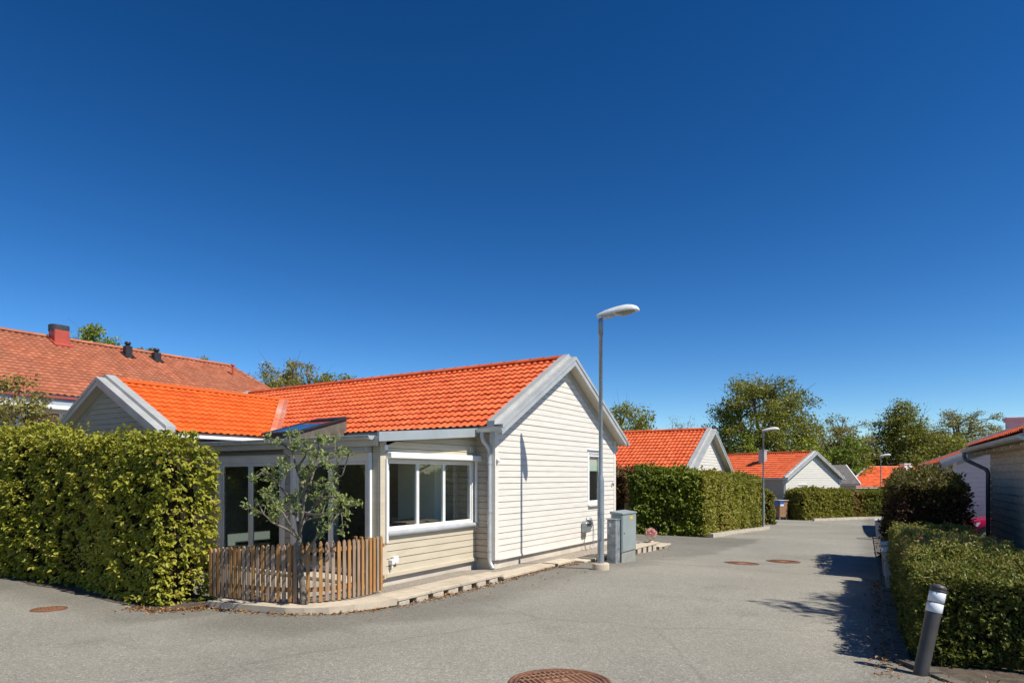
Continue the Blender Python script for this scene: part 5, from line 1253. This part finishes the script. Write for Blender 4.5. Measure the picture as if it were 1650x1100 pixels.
for sd in (0, 1):
    fy = (lambda v: v) if sd == 0 else (lambda v: WID-v)
    mb = MB(); tp_ = [(r[0][0], fy(rows[i][0][1]), r[0][2]) for i, r in enumerate(rows)]; bt_ = [(x_, fy(.065), .95) for x_ in (1.12, 1.55, 1.95, 2.45, 3.05, 3.5, 3.88)]
    mb.grid([bt_, tp_]); mb.build('side_window', gcar, car)
    mb = MB(); mb.tube([(1.14, fy(.08), .95), (1.55, fy(.15), 1.17), (1.95, fy(.21), 1.36)], .03, 6); mb.tube([(2.62, fy(.05), .95), (2.62, fy(.22), 1.42)], .03, 6); mb.build('pillar', M['car_paint'], car)
    mb = MB(); mb.box(1.42, 1.60, min(fy(-.13), fy(.02)), max(fy(-.13), fy(.02)), .96, 1.08, None, .03); mb.build('mirror', M['car_paint'], car)
    mb = MB(); mb.hexa([(.05, fy(.10), .60), (.42, fy(.0), .64), (.42, fy(.03), .64), (.05, fy(.14), .60), (.10, fy(.12), .70), (.50, fy(.015), .77), (.50, fy(.05), .77), (.10, fy(.16), .70)]); mb.build('headlight', M['sign_white'], car)
    for wx in (.72, 3.25):
        ya, yb = (fy(-.005), fy(.19)); mb = MB(); mb.tube([(wx, min(ya, yb), .30), (wx, max(ya, yb), .30)], .31, 24); wh = mb.build('wheel', M['tyre'], car)
        mb = MB(); yo = fy(-.012); mb.tube([(wx, yo-.004, .30), (wx, yo+.004, .30)], .20, 20); mb.build('rim', M['alloy'], wh)
        mb = MB(); mb.tube([(wx, fy(.0)-.002, .31), (wx, fy(.0)+.002, .31)], .36, 24); mb.build('wheel_arch', M['car_black'], car)

# ---------------------------------------------------------------- dry leaves along the edges
P_ = []
def scatter(pts, n, sd, dens=1):
    pts = [Vector(p) for p in pts]; Ls = [(b-a).length for a, b in zip(pts, pts[1:])]; T = sum(Ls)
    for _ in range(n):
        s = random.random()*T; i = 0
        while s > Ls[i]: s -= Ls[i]; i += 1
        p = pts[i].lerp(pts[i+1], s/Ls[i]); q = (p.x + random.gauss(0, sd), p.y + random.gauss(0, sd)); P_.append((q[0], q[1], gz(*q)+.010+random.random()*.012))
scatter([L2W(u, VF-.05) for u in np.linspace(-3.6, 1.8, 9)], 620, .055); scatter(offset(cw, -.05), 260, .05); scatter([L2W(u, VF+.01) for u in (2.2, 4, 6, 7.6)], 160, .07)
scatter([L2W(-5.6, 1.9), L2W(-5.5, 1.4), L2W(-5.1, 1.15), L2W(-4.7, 1.1)], 420, .09); scatter([R2W(a, .16) for a in (6.2, 7.5, 9, 11, 14)], 520, .07); scatter([R2W(6.2, .5), R2W(6.5, 1.3)], 140, .12)
scatter([(hc.x + U.x*t - Vv.x*.3, hc.y + U.y*t - Vv.y*.3) for t in (0, 5, 10)], 160, .1)
scatter([L2W(u, VF-.3) for u in (-4, 0, 6)], 60, .35)
P_ = np.array(P_); Nl = unit(len(P_))*.35 + np.array([0, 0, 1.0]); D = unit(len(P_)); D[:, 2] *= .25
V, Fq = leaf_cards(P_, Nl, D, .034, .6, .4); lt = np_mesh('fallen_leaves', V, Fq, M['litter'], None, np.repeat(rng.random(len(P_)), 2)); lt['kind'] = 'stuff'
